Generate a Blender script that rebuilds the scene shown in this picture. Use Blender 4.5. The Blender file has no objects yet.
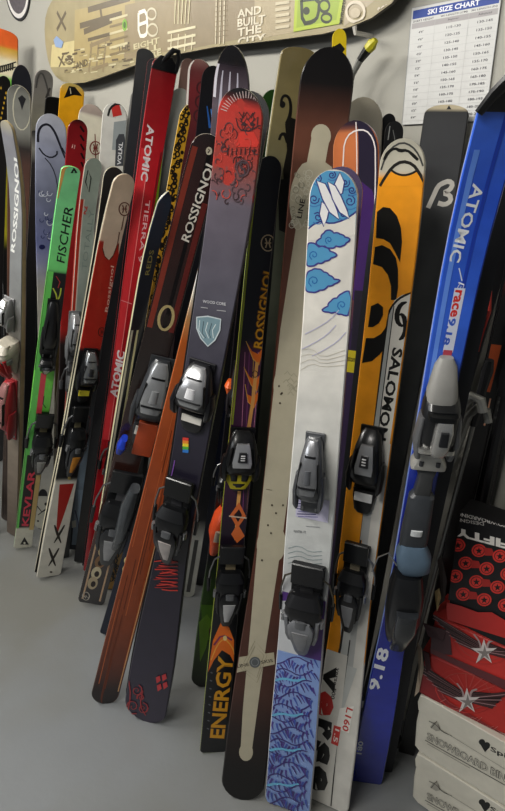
import bpy, bmesh, math, random
from mathutils import Vector, Matrix
random.seed(7)
COL = bpy.context.scene.collection
V = Vector
# ------------------------------------------------------------------ camera geometry
W, HH, F = 505.0, 811.0, 600.0
TILT = math.atan(F / 1475.0)
EYE = V((0, 0, 1.6))
TH = math.radians(42.0)
DW = 1.25
NRM = V((-math.cos(TH), -math.sin(TH), 0))      # wall normal, into the room
TAN = V((-math.sin(TH), math.cos(TH), 0))       # along the wall, receding
FWD = V((0, math.cos(TILT), -math.sin(TILT)))
UPV = V((0, math.sin(TILT), math.cos(TILT)))
def ray(x, y):
    return V((1, 0, 0)) * (x - W / 2) + UPV * (HH / 2 - y) + FWD * F
def on_floor(x, y, z=0.0):
    r = ray(x, y); return EYE + r * ((z - EYE.z) / r.z)
def on_plane(x, y, P, N):
    r = ray(x, y); return EYE + r * ((P - EYE).dot(N) / r.dot(N))
def on_wall(x, y, d):
    return on_plane(x, y, NRM * (d - DW), NRM)
def project(p):
    q = p - EYE; z = q.dot(FWD)
    return (W / 2 + F * q.x / z, HH / 2 - F * q.dot(UPV) / z)
def depth(p): return (p - EYE).dot(FWD)
def wall_dist(p): return p.dot(NRM) + DW
def wpt(s, d, z): return TAN * s + NRM * (d - DW) + V((0, 0, z))
# ------------------------------------------------------------------ materials
def lin(h):
    h = h.lstrip('#'); o = []
    for i in (0, 2, 4):
        c = int(h[i:i + 2], 16) / 255
        o.append(c / 12.92 if c <= .04045 else ((c + .055) / 1.055) ** 2.4)
    return tuple(o) + (1,)
MATS = {}
def nn(nt, t, **kw):
    n = nt.nodes.new(t)
    for k, v in kw.items(): setattr(n, k, v)
    return n
def mat(col, rough=.4, metal=0.0, var=.08, scale=30, emit=0, coat=0.0):
    key = (col, rough, metal, var, scale, emit, coat)
    if key in MATS: return MATS[key]
    m = bpy.data.materials.new('paint_' + col.lstrip('#')); m.use_nodes = True
    nt = m.node_tree; b = nt.nodes['Principled BSDF']
    tc = nn(nt, 'ShaderNodeTexCoord'); no = nn(nt, 'ShaderNodeTexNoise')
    no.inputs['Scale'].default_value = scale; no.inputs['Detail'].default_value = 3
    nt.links.new(tc.outputs['Object'], no.inputs['Vector'])
    mr = nn(nt, 'ShaderNodeMapRange'); mr.inputs[3].default_value = 1 - var; mr.inputs[4].default_value = 1 + var
    mr.inputs[1].default_value = .3; mr.inputs[2].default_value = .7
    nt.links.new(no.outputs['Fac'], mr.inputs[0])
    hs = nn(nt, 'ShaderNodeHueSaturation'); hs.inputs['Color'].default_value = lin(col)
    nt.links.new(mr.outputs[0], hs.inputs['Value'])
    nt.links.new(hs.outputs[0], b.inputs['Base Color'])
    b.inputs['Roughness'].default_value = rough; b.inputs['Metallic'].default_value = metal
    b.inputs['Coat Weight'].default_value = coat; b.inputs['Coat Roughness'].default_value = .15
    if emit:
        b.inputs['Emission Color'].default_value = lin(col); b.inputs['Emission Strength'].default_value = emit
    MATS[key] = m; return m
def ramp_mat(stops, interp='LINEAR', rough=.32, speck=None, coat=.25):
    """topsheet: colour runs along the length of the ski (UV v)"""
    m = bpy.data.materials.new('topsheet_paint'); m.use_nodes = True
    nt = m.node_tree; b = nt.nodes['Principled BSDF']
    uv = nn(nt, 'ShaderNodeUVMap'); uv.uv_map = 'UVMap'
    sp = nn(nt, 'ShaderNodeSeparateXYZ'); nt.links.new(uv.outputs[0], sp.inputs[0])
    cr = nn(nt, 'ShaderNodeValToRGB'); el = cr.color_ramp; el.interpolation = interp
    stops = sorted(stops)[:32]
    while len(el.elements) < len(stops): el.elements.new(.5)
    for e, (p, c) in zip(el.elements, stops):
        e.position = min(1, max(0, p)); e.color = lin(c)
    nt.links.new(sp.outputs['Y'], cr.inputs[0])
    tc = nn(nt, 'ShaderNodeTexCoord'); no = nn(nt, 'ShaderNodeTexNoise')
    no.inputs['Scale'].default_value = 22; no.inputs['Detail'].default_value = 5
    nt.links.new(tc.outputs['Object'], no.inputs['Vector'])
    mr = nn(nt, 'ShaderNodeMapRange'); mr.inputs[1].default_value = .3; mr.inputs[2].default_value = .7
    mr.inputs[3].default_value = .9; mr.inputs[4].default_value = 1.1
    nt.links.new(no.outputs['Fac'], mr.inputs[0])
    hs = nn(nt, 'ShaderNodeHueSaturation'); nt.links.new(cr.outputs[0], hs.inputs['Color']); nt.links.new(mr.outputs[0], hs.inputs['Value'])
    out = hs.outputs[0]
    if speck:                                   # (colour, scale, threshold, v_from, v_to)
        s2 = nn(nt, 'ShaderNodeTexNoise'); s2.inputs['Scale'].default_value = speck[1]; s2.inputs['Detail'].default_value = 2
        nt.links.new(tc.outputs['Object'], s2.inputs['Vector'])
        t = nn(nt, 'ShaderNodeMapRange'); t.inputs[1].default_value = speck[2]; t.inputs[2].default_value = speck[2] + .03
        nt.links.new(s2.outputs['Fac'], t.inputs[0])
        lo = nn(nt, 'ShaderNodeMath', operation='GREATER_THAN'); lo.inputs[1].default_value = speck[3]
        hi = nn(nt, 'ShaderNodeMath', operation='LESS_THAN'); hi.inputs[1].default_value = speck[4]
        nt.links.new(sp.outputs['Y'], lo.inputs[0]); nt.links.new(sp.outputs['Y'], hi.inputs[0])
        m1 = nn(nt, 'ShaderNodeMath', operation='MULTIPLY'); m2 = nn(nt, 'ShaderNodeMath', operation='MULTIPLY')
        nt.links.new(lo.outputs[0], m1.inputs[0]); nt.links.new(hi.outputs[0], m1.inputs[1])
        nt.links.new(m1.outputs[0], m2.inputs[0]); nt.links.new(t.outputs[0], m2.inputs[1])
        mx = nn(nt, 'ShaderNodeMix', data_type='RGBA'); nt.links.new(m2.outputs[0], mx.inputs[0])
        nt.links.new(out, mx.inputs[6]); mx.inputs[7].default_value = lin(speck[0]); out = mx.outputs[2]
    nt.links.new(out, b.inputs['Base Color'])
    b.inputs['Roughness'].default_value = rough; b.inputs['Coat Weight'].default_value = coat; b.inputs['Coat Roughness'].default_value = .12
    return m
# ------------------------------------------------------------------ text outlines
TXT = {}
def text_mesh(s, bold=0.0):
    k = (s, bold)
    if k not in TXT:
        cu = bpy.data.curves.new('t', 'FONT'); cu.body = s; cu.size = 1; cu.resolution_u = 2; cu.offset = bold
        o = bpy.data.objects.new('t', cu); COL.objects.link(o)
        dg = bpy.context.evaluated_depsgraph_get(); ev = o.evaluated_get(dg); me = ev.to_mesh()
        vs = [(v.co.x, v.co.y) for v in me.vertices]; fs = [tuple(p.vertices) for p in me.polygons]
        ev.to_mesh_clear(); bpy.data.objects.remove(o); bpy.data.curves.remove(cu)
        x0 = min(v[0] for v in vs); x1 = max(v[0] for v in vs); y0 = min(v[1] for v in vs); y1 = max(v[1] for v in vs)
        TXT[k] = ([((x - x0) / (x1 - x0), (y - y0) / (y1 - y0)) for x, y in vs], fs)
    return TXT[k]
# ------------------------------------------------------------------ flat artwork on a surface
class Panel:
    """A surface with local axes (X across, Y along, N out) that takes painted artwork given in picture points."""
    def __init__(s, O, X, Y, N):
        s.O, s.X, s.Y, s.N = O, X, Y, N
        s.vs, s.fs, s.fm, s.mats, s.lay = [], [], [], [], 0
        s.cuts = []; s.step = .000012
    def h(s, y): return 0.0
    def clamp(s, x, y): return x, y
    def P(s, x, y, h=0): return s.O + s.X * x + s.Y * y + s.N * (s.h(y) + h)
    def loc(s, px, py):
        h = 0
        for _ in range(4):
            q = on_plane(px, py, s.O + s.N * h, s.N) - s.O
            x, y = q.dot(s.X), q.dot(s.Y); h = s.h(y)
        return x, y
    def mi(s, m):
        if m not in s.mats: s.mats.append(m)
        return s.mats.index(m)
    def add(s, vs, fs, m):
        """vs local 2-D, fs index tuples"""
        s.lay += 1; hh = .0003 + s.lay * s.step
        bm = bmesh.new(); bv = [bm.verts.new((x, y, 0)) for x, y in vs]
        for f in fs:
            try: bm.faces.new([bv[i] for i in f])
            except ValueError: pass
        if any(len(f) > 4 for f in fs): bmesh.ops.triangulate(bm, faces=[f for f in bm.faces if len(f.verts) > 4])
        ys = [v[1] for v in vs]
        for c in s.cuts:
            if min(ys) < c < max(ys):
                bmesh.ops.bisect_plane(bm, geom=bm.verts[:] + bm.edges[:] + bm.faces[:], plane_co=(0, c, 0), plane_no=(0, 1, 0), dist=1e-6)
        b = len(s.vs); k = s.mi(m); bm.verts.index_update()
        for v in bm.verts:
            x, y = s.clamp(v.co.x, v.co.y); s.vs.append((s.P(x, y, hh), x, y))
        for f in bm.faces:
            if f.calc_area() < 1e-9: continue
            idx = [b + v.index for v in f.verts]
            if f.normal.z < 0: idx.reverse()
            s.fs.append(idx); s.fm.append(k)
        bm.free()
    def m(s, c): return c if not isinstance(c, str) else mat(c, .35, var=.04)
    def poly(s, pts, c): s.add([s.loc(*p) for p in pts], [tuple(range(len(pts)))], s.m(c))
    def rib(s, L, w, c, close=False):
        n = len(L); vs = []; fs = []
        ww = w if isinstance(w, (list, tuple)) else [w] * n
        for i in range(n):
            a = L[(i - 1) % n if close else max(i - 1, 0)]; b = L[(i + 1) % n if close else min(i + 1, n - 1)]
            dx, dy = b[0] - a[0], b[1] - a[1]; q = math.hypot(dx, dy) or 1; k = ww[i] / 2
            vs += [(L[i][0] - dy / q * k, L[i][1] + dx / q * k), (L[i][0] + dy / q * k, L[i][1] - dx / q * k)]
        for i in range(n if close else n - 1):
            j = (i + 1) % n; fs.append((2 * i, 2 * i + 1, 2 * j + 1, 2 * j))
        s.add(vs, fs, s.m(c))
    def mpp(s, px, py):
        x, y = s.loc(px, py); return depth(s.P(x, y)) / F
    def line(s, pts, w, c, close=False, smooth=0):
        for _ in range(smooth):
            q = [pts[0]]
            for a, b in zip(pts, pts[1:]):
                q += [(a[0] * .75 + b[0] * .25, a[1] * .75 + b[1] * .25), (a[0] * .25 + b[0] * .75, a[1] * .25 + b[1] * .75)]
            pts = q + [pts[-1]]
        k = s.mpp(*pts[0])
        ww = [v * k for v in w] if isinstance(w, (list, tuple)) else w * k
        if isinstance(ww, list) and len(ww) != len(pts):
            n = len(pts); src = ww; ww = []
            for i in range(n):
                t = i / (n - 1) * (len(src) - 1); j = min(int(t), len(src) - 2); ww.append(src[j] + (src[j + 1] - src[j]) * (t - j))
        s.rib([s.loc(*p) for p in pts], ww, c, close)
    def ell(s, cx, cy, rx, ry, c, n=18, ring=0, rot=0, a0=0, a1=360):
        pts = []; full = a1 - a0 >= 360
        for i in range(n + (0 if full else 1)):
            t = math.radians(a0 + (a1 - a0) * i / n); x, y = rx * math.cos(t), ry * math.sin(t)
            cr, sr = math.cos(math.radians(rot)), math.sin(math.radians(rot))
            pts.append((cx + x * cr - y * sr, cy + x * sr + y * cr))
        if ring: s.line(pts, ring, c, close=full)
        else: s.poly(pts, c)
    def text(s, t, p0, p1, hpx, c, bold=0.0, shear=0.0, centre=True):
        """reads from picture point p0 to p1 (the middle line of the letters)"""
        a, b = V(s.loc(*p0)).to_2d() if False else V(s.loc(*p0) + (0,)), V(s.loc(*p1) + (0,))
        d = b - a; u = V((-d.y, d.x, 0)).normalized() * hpx * s.mpp(*p0)
        vs, fs = text_mesh(t, bold)
        s.add([((a + d * x + u * (y - .5) + d.normalized() * u.length * shear * (y - .5)).x, (a + d * x + u * (y - .5) + d.normalized() * u.length * shear * (y - .5)).y) for x, y in vs], fs, s.m(c))
    def star(s, cx, cy, r, c, r2=.42, n=5, rot=-90, sq=1.0):
        s.poly([(cx + (r if i % 2 == 0 else r * r2) * math.cos(math.radians(rot + 180 / n * i)), cy + sq * (r if i % 2 == 0 else r * r2) * math.sin(math.radians(rot + 180 / n * i))) for i in range(2 * n)], c)
# ------------------------------------------------------------------ objects
def tag(o, label=None, cat=None, group=None, kind=None):
    if label: o['label'] = label
    if cat: o['category'] = cat
    if group: o['group'] = group
    if kind: o['kind'] = kind
    return o
def mesh_obj(name, vs, fs, mats, fm=None, parent=None, smooth=True, uvs=None, angle=40):
    me = bpy.data.meshes.new(name); me.from_pydata([tuple(v) for v in vs], [], [tuple(f) for f in fs])
    for m in mats: me.materials.append(m)
    if fm: me.polygons.foreach_set('material_index', fm)
    if uvs:
        ul = me.uv_layers.new(name='UVMap')
        for l in me.loops: ul.data[l.index].uv = uvs[l.vertex_index]
    if smooth:
        me.polygons.foreach_set('use_smooth', [True] * len(me.polygons)); me.set_sharp_from_angle(angle=math.radians(angle))
    me.update(); o = bpy.data.objects.new(name, me); COL.objects.link(o)
    if parent: o.parent = parent
    return o
def empty(name, loc):
    o = bpy.data.objects.new(name, None); o.location = loc; o.empty_display_size = .1; COL.objects.link(o); return o
class PB:
    """collects lofts, boxes and tubes in a local frame, then makes ONE mesh"""
    def __init__(s, fr=None): s.vs, s.fs, s.fm, s.mats, s.fr = [], [], [], [], fr
    def put(s, vs, fs, m):
        if m not in s.mats: s.mats.append(m)
        k = s.mats.index(m); b = len(s.vs)
        s.vs += [V(v) for v in vs]; s.fs += [tuple(b + i for i in f) for f in fs]; s.fm += [k] * len(fs); return s
    def loft(s, secs, m, n=14, p=3.2, x=0.0):
        """secs: (y, half width, h0, h1[, xshift])"""
        vs = []; fs = []
        for q in secs:
            y, w, h0, h1 = q[:4]; xs = x + (q[4] if len(q) > 4 else 0)
            for i in range(n):
                t = 2 * math.pi * i / n; c, d = math.cos(t), math.sin(t)
                vs.append((xs + w * math.copysign(abs(c) ** (2 / p), c), y, (h0 + h1) / 2 + (h1 - h0) / 2 * math.copysign(abs(d) ** (2 / p), d)))
        for k in range(len(secs) - 1):
            for i in range(n):
                j = (i + 1) % n; fs.append((k * n + i, k * n + j, (k + 1) * n + j, (k + 1) * n + i))
        fs.append(tuple(range(n))); fs.append(tuple(range((len(secs) - 1) * n, len(secs) * n))[::-1])
        return s.put(vs, fs, m)
    def box(s, x0, x1, y0, y1, h0, h1, m, b=.15):
        d = b * min(x1 - x0, y1 - y0, h1 - h0)
        cx, w = (x0 + x1) / 2, (x1 - x0) / 2
        return s.loft([(y0, w - d, h0 + d, h1 - d, cx), (y0 + d, w, h0, h1, cx), (y1 - d, w, h0, h1, cx), (y1, w - d, h0 + d, h1 - d, cx)], m, 12, 9)
    def tube(s, pts, r, m, n=8):
        pts = [V(p) for p in pts]; vs = []; fs = []; rr = r if isinstance(r, list) else [r] * len(pts)
        up = V((0.31, .2, .93))
        for i, p in enumerate(pts):
            d = (pts[min(i + 1, len(pts) - 1)] - pts[max(i - 1, 0)]).normalized()
            a = d.cross(up); a = (a if a.length > 1e-4 else d.cross(V((1, 0, 0)))).normalized(); c = d.cross(a)
            for k in range(n):
                t = 2 * math.pi * k / n; vs.append(p + (a * math.cos(t) + c * math.sin(t)) * rr[i])
        for i in range(len(pts) - 1):
            for k in range(n):
                j = (k + 1) % n; fs.append((i * n + k, i * n + j, (i + 1) * n + j, (i + 1) * n + k))
        fs.append(tuple(range(n))[::-1]); fs.append(tuple(range((len(pts) - 1) * n, len(pts) * n)))
        return s.put(vs, fs, m)
    def obj(s, name, parent, label=None, angle=40):
        O = parent.matrix_basis.translation if False else V((0, 0, 0))
        root = parent
        while root and root.parent: root = root.parent
        off = root.location if root else V((0, 0, 0))
        vs = [(s.fr(*v) if s.fr else v) - off for v in s.vs]
        bm = bmesh.new(); bv = [bm.verts.new(v) for v in vs]; me_f = []
        o = mesh_obj(name, vs, s.fs, s.mats, s.fm, parent, True, None, angle)
        bm.free()
        b2 = bmesh.new(); b2.from_mesh(o.data); bmesh.ops.recalc_face_normals(b2, faces=b2.faces[:]); b2.to_mesh(o.data); b2.free()
        if label: o['label'] = label
        return o
# ------------------------------------------------------------------ skis
SKIS = {}
def lerp_tab(tab, v):
    for (a, p), (b, q) in zip(tab, tab[1:]):
        if v <= b:
            t = (v - a) / (b - a); t = t * t * (3 - 2 * t); return p + (q - p) * t
    return tab[-1][1]
OVR = {'volkl': (0.5, 0.3, 11.21), 'salomon': (0.3005, 0.3, 12.42), 'atomic_blue': (0.4298, 0.3, -9.38), 'beta': (0.02, 0.3243, 11.37), 'line': (0.2444, 0.3, 3.81), 'flame': (0.3855, 0.3, -4.22), 'skull': (0.5, 0.3, 22.71), 'wood': (0.3185, 0.3, 3.4), 'maroon': (0.298, 0.3, 5.63), 'atomic_red': (0.1896, 0.3, -0.82), 'bandit': (0.2963, 0.3, -12.39), 'fischer': (0.4327, 0.3, -1.56), 'k2': (0.2202, 0.4176, -15), 'scroll': (0.1999, 0.3, 5.06), 'silver': (0.5, 0.3, 43.27), 'oval': (0.3971, 0.3, 13.47), 'volkl_grey': (0.1424, 0.3, 6.44), 'white_emblem': (0.1127, 0.2869, 12.49), 'yellow': (0.0572, 0.27, 2.06), 'red_dark': (0.2147, 0.4191, -8.56), 'dark_navy': (0.141, 0.1752, 1.88), 'grey_tip': (0.0821, 0.141, -10.77), 'black_tip': (0.0758, 0.2103, -5.34), 'chain_black': (0.0985, 0.3342, -3.1), 'grey_hook': (0.0574, 0.2061, 2.01), 'leopard': (0.3203, 0.0752, -0.47), 'dark_left': (0.1042, 0.3708, 10.89), 'lime': (0.02, 0.2059, -12.16), 'navy': (0.3912, 0.3, -14.9), 'scallop': (0.1106, 0.3, 15.27), 'garnet': (0.1206, 0.109, 20.62), 'blue_streak': (0.125, 0.3112, 6.15), 'black_point': (0.1636, 0.1328, 20.76), 'moss': (0.2381, 0.3, -1.98), 'olive': (0.2664, 0.4523, -12.93), 'plum': (0.2619, 0.3409, 20.3), 'grey_round': (0.1244, 0.1813, -0.72), 'small_black': (0.0853, 0.03, -8.64), 'small_black_b': (0.1854, 0.1973, 0.86), 'yellow_thin': (0.1275, 0.1374, -12.32), 'curl_thin': (0.0748, 0.0615, -1.33), 'sunset': (0.1151, 0.309, 11), 'gold_fleck': (0.2131, 0.594, -4.73), 'yellow_edge': (0.2183, 0.4583, -0.16), 'right_black': (0.0645, 0.03, 6.22), 'speckled': (0.0952, 0.0518, 7.15), 'copper': (0.1055, 0.0898, -5.44), 'glitter': (0.021, 0.031, 20.89), 'black ski pole with a red-edged wrist strap loop': (0.2537, 0.0685, -1.73), 'grey ski pole with bent top, nearest to the blue racing ski': (0.2699, 0.1938, -12), 'thin grey pole with bent top, middle of the three grey poles': (0.2477, 0.1331, 9.85), 'dull grey pole with straight dark grip, rightmost of the grey poles': (0.2356, 0.128, 5.58), 'black pole with a white lower section and red band': (0.1174, 0.0524, -0.8), 'pearl': (0.1353, 0.2561, 3.98), 'rose': (0.0493, 0.2306, -0.43), 'silver_tail': (0.0824, 0.1595, -0.58), 'blue_strip': (0.0294, 0.0715, -3.12)}   # settled leans: (top off the wall, foot off the wall, turn)
def ski_frame(T, B, M, db, dt, yaw, wt, wm, wb, vtip):
    Tp = on_wall(T[0], T[1], dt)
    if B is None:                               # slide down the line T->M until the floor point sits db from the wall
        lo, hi = M[1], 1500.0
        sl = (M[0] - T[0]) / (M[1] - T[1])
        for _ in range(60):
            y = (lo + hi) / 2
            fp = on_floor(T[0] + sl * (y - T[1]), y)
            if wall_dist(fp) < db: lo = y
            else: hi = y
        B = (T[0] + sl * (lo - T[1]), lo)
    Bp = on_floor(*B)
    L = (Tp - Bp).length; a = (Tp - Bp) / L
    mid = (Tp + Bp) / 2; f = EYE - mid; f.z = 0; f.normalize()
    ang = math.radians(yaw)                     # positive turns the face to the left of the camera direction
    rgt = V((0, 0, 1)).cross(f)
    nv = f * math.cos(ang) - rgt * math.sin(ang)
    nv = (nv - a * nv.dot(a)).normalized()
    cs = math.cos(ang); k = lambda w, v: w / 2 * depth(Bp + (Tp - Bp) * v) / F / cs
    return Bp, a.cross(nv), a, nv, L, [(0, k(wb, 0)), (.08, k(wb, .08)), (.48, k(wm, .48)), (vtip, k(wt, vtip)), (1, k(wt, 1))]
class Ski(Panel):
    def __init__(s, key, label, T, B=None, M=None, db=.3, wt=20, wm=16, wb=18, dt=.12, yaw=15, th=.017, tip='round', tail='flat',
                 curl=.05, stops=(), interp='LINEAR', side='#15151a', base='#101114', edge='#9a9ca0', group=None, speck=None,
                 rough=.32, cat='ski', vtip=.9, name='alpine_ski', frame=None, tailh=.0, coat=.25):
        s.key, s.label, s.group, s.cat, s.name = key, label, group, cat, name
        s.tip, s.tail, s.th, s.curl, s.ys = tip, tail, th, curl, None
        if key in OVR: dt, db, yaw = OVR[key]
        s.kw = dict(T=T, B=B, M=M, db=db, dt=dt, yaw=yaw, wt=wt, wm=wm, wb=wb, vtip=vtip); s.mate_of = None
        s.O, s.X, s.Y, s.N, s.L, hw = frame or ski_frame(**s.kw)
        s.hwt = hw
        Panel.__init__(s, s.O, s.X, s.Y, s.N)
        s.rt = {'round': 1.15, 'square': .55, 'point': 2.2, 'flat': .25, 'slant': .7, 'ogive': 2.1}[tip] * lerp_tab(hw, 1)
        s.rb = {'round': 1.0, 'flat': .22, 'square': .5, 'point': 1.5}[tail] * lerp_tab(hw, 0)
        L = s.L; ys = [0]
        ys += [s.rb * t for t in (.06, .18, .36, .6, .8, 1)]
        y = s.rb; nm = 22
        ys += [s.rb + (L - s.rt - s.rb) * i / nm for i in range(1, nm + 1)]
        ys += [L - s.rt * (1 - t) for t in (.2, .4, .58, .72, .84, .92, .97, 1)]
        s.ys = ys; s.vc = .82
        s.cuts = [y for y in ys if y > s.vc * L] + [y for y in ys if y <= s.rb]; s.cuts += [(s.rt * 0 + y) for y in ys if y <= s.vc * L < ys[ys.index(y) + 1]] if True else []
        v = lambda py: s.yrow(py) / L
        if frame: s.top = stops
        else:
            st = list(stops)
            if interp == 'CONSTANT': st = [((v(st[i + 1][0]) if i + 1 < len(st) else 0.0), c) for i, (p, c) in enumerate(st)]
            else: st = [(v(p), c) for p, c in st]
            s.top = ramp_mat(st, interp, rough, (speck[0], speck[1], speck[2], v(speck[4]), v(speck[3])) if speck else None, coat)
        s.sidem, s.basem, s.edgem = mat(side, .35), mat(base, .6 if frame else .35), mat(edge, .3, .9)
        s.mats = [s.top, s.sidem, s.basem, s.edgem]
        SKIS[key] = s; s.parts = []; s.done = False; s.lift = 0
        s.root = None
        # rest on the floor, clear of the wall
        body = s.body(); mz = min(p.z for p in body[0]); mw = min(wall_dist(p) for p in body[0])
        sh = V((0, 0, -mz + .0005)) + (NRM * (.006 - mw) if mw < .006 else V((0, 0, 0)))
        if mw < .006: print('WALLSHIFT', key, round(mw, 3))
        s.O = s.O + sh
    def hw(s, y):
        w = lerp_tab(s.hwt, y / s.L)
        if y > s.L - s.rt:
            t = min(1, (y - (s.L - s.rt)) / s.rt); p = {'round': 2.1, 'square': 3.5, 'point': 1.5, 'flat': 5, 'slant': 2.4, 'ogive': 2.0}[s.tip]
            w *= max(.0, 1 - t ** p) ** (1 / (2.0 if s.tip != 'point' else 1.25))
        if y < s.rb:
            t = min(1, (s.rb - y) / s.rb); p = {'round': 2.1, 'flat': 2.5, 'square': 3, 'point': 1.6}[s.tail]
            w *= .0 if t >= 1 and s.tail in ('round', 'point') else max(0, 1 - (t ** p) * (1 if s.tail in ('round', 'point') else .28)) ** .5
        return max(w, .0015)
    def h(s, y):
        f = lambda q: s.curl * (max(0, q / s.L - s.vc) / (1 - s.vc)) ** 2
        if y <= s.vc * s.L * .9 or not s.ys: return f(y)
        if y > s.L: return f(y)
        for p, q in zip(s.ys, s.ys[1:]):
            if y <= q: return f(p) + (f(q) - f(p)) * (y - p) / (q - p)
        return f(y)
    def thick(s, y):
        v = y / s.L; return s.th * (.42 + .58 * max(0, math.sin(math.pi * min(1, max(0, v)) ** .95)) ** .7)
    def clamp(s, x, y):
        y = min(max(y, .002), s.L - .002); w = s.hw(y) * .955; return max(-w, min(w, x)), y
    def yrow(s, py):
        lo, hi = -.3, s.L + .3
        for _ in range(40):
            m = (lo + hi) / 2
            if project(s.O + s.Y * m + s.N * s.h(m))[1] > py: lo = m
            else: hi = m
        return lo
    def body(s):
        vs, fs, fm, uv = [], [], [], []; us = (-.95, -.5, 0, .5, .95)
        for y in s.ys:
            w = s.hw(y); t = s.thick(y); v = y / s.L
            for u in us: vs.append(s.P(u * w, y)); uv.append((u * .5 + .5, v))
            for u, hh in ((1, -.0025), (1, -t + .0025), (1, -t), (-1, -t), (-1, -t + .0025), (-1, -.0025)):
                vs.append(s.P(u * w, y, hh)); uv.append((u * .5 + .5, v))
        n = 11; kinds = [0, 0, 0, 0, 0, 1, 3, 2, 3, 1, 0]
        for i in range(len(s.ys) - 1):
            for k in range(n):
                j = (k + 1) % n; fs.append((i * n + k, i * n + j, (i + 1) * n + j, (i + 1) * n + k)); fm.append(kinds[k])
        fs.append(tuple(range(n))[::-1]); fm.append(1); a = (len(s.ys) - 1) * n; fs.append(tuple(range(a, a + n))); fm.append(1)
        return vs, fs, fm, uv
    # --- artwork helpers
    def axis(s, py, u=0.0):
        y = s.yrow(py); return u * s.hw(y), y
    def band(s, y0, y1, u0, u1, c, v0=None, v1=None):
        """strip between picture rows y0 (top) and y1 (bottom); u0,u1 fractions of half width (optionally v0,v1 at the bottom)"""
        a, b = s.yrow(y1), s.yrow(y0); a = max(a, .001); b = min(b, s.L - .001)
        cs = sorted({a, b} | {y for y in s.ys if a < y < b}); n = len(cs); vs = []
        if v0 is None: v0, v1 = u0, u1
        for y in cs:
            t = (b - y) / (b - a); w = s.hw(y); vs += [((u0 + (v0 - u0) * t) * w, y), ((u1 + (v1 - u1) * t) * w, y)]
        s.add(vs, [(2 * i, 2 * i + 1, 2 * i + 3, 2 * i + 2) for i in range(n - 1)], s.m(c))
    def fr(s, x, y, h): return s.P(x, y, 0) + s.N * h
    def getroot(s):
        if s.root is None:
            s.root = empty(s.name, s.O.copy()); tag(s.root, s.label, s.cat, s.group)
        return s.root
    def finish(s):
        if s.done: return s.root
        s.done = True
        vs, fs, fm, uv = s.body(); b = len(vs)
        vs += [p for p, x, y in s.vs]; uv += [(x / max(s.hw(y), .002) * .5 + .5, y / s.L) for p, x, y in s.vs]
        fs += [[b + i for i in f] for f in s.fs]; fm += s.fm
        if s.root:
            vs = [v - s.root.location for v in vs]
            return mesh_obj('ski_body', vs, fs, s.mats, fm, s.root, True, uv, 35)
        o = mesh_obj(s.name, [v - s.O for v in vs], fs, s.mats, fm, None, True, uv, 35); o.location = s.O
        s.root = o; return tag(o, s.label, s.cat, s.group)
    def mate(s, key, label, gap=.003, dy=0.0, base='#15161a', side='#15151a', top='#18181c', group=None, dx=0.0, **kw):
        t = 2 * s.th + gap
        fr = (s.O - s.N * t + s.Y * dy + s.X * dx, -s.X, s.Y, -s.N, s.L, s.hwt)
        k = dict(th=s.th, tip=s.tip, tail=s.tail, curl=s.curl); k.update(kw)
        r = Ski(key, label, None, frame=fr, stops=mat(top, .35), side=side, base=base, group=group or s.group, **k)
        r.mate_of = s; return r
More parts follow.
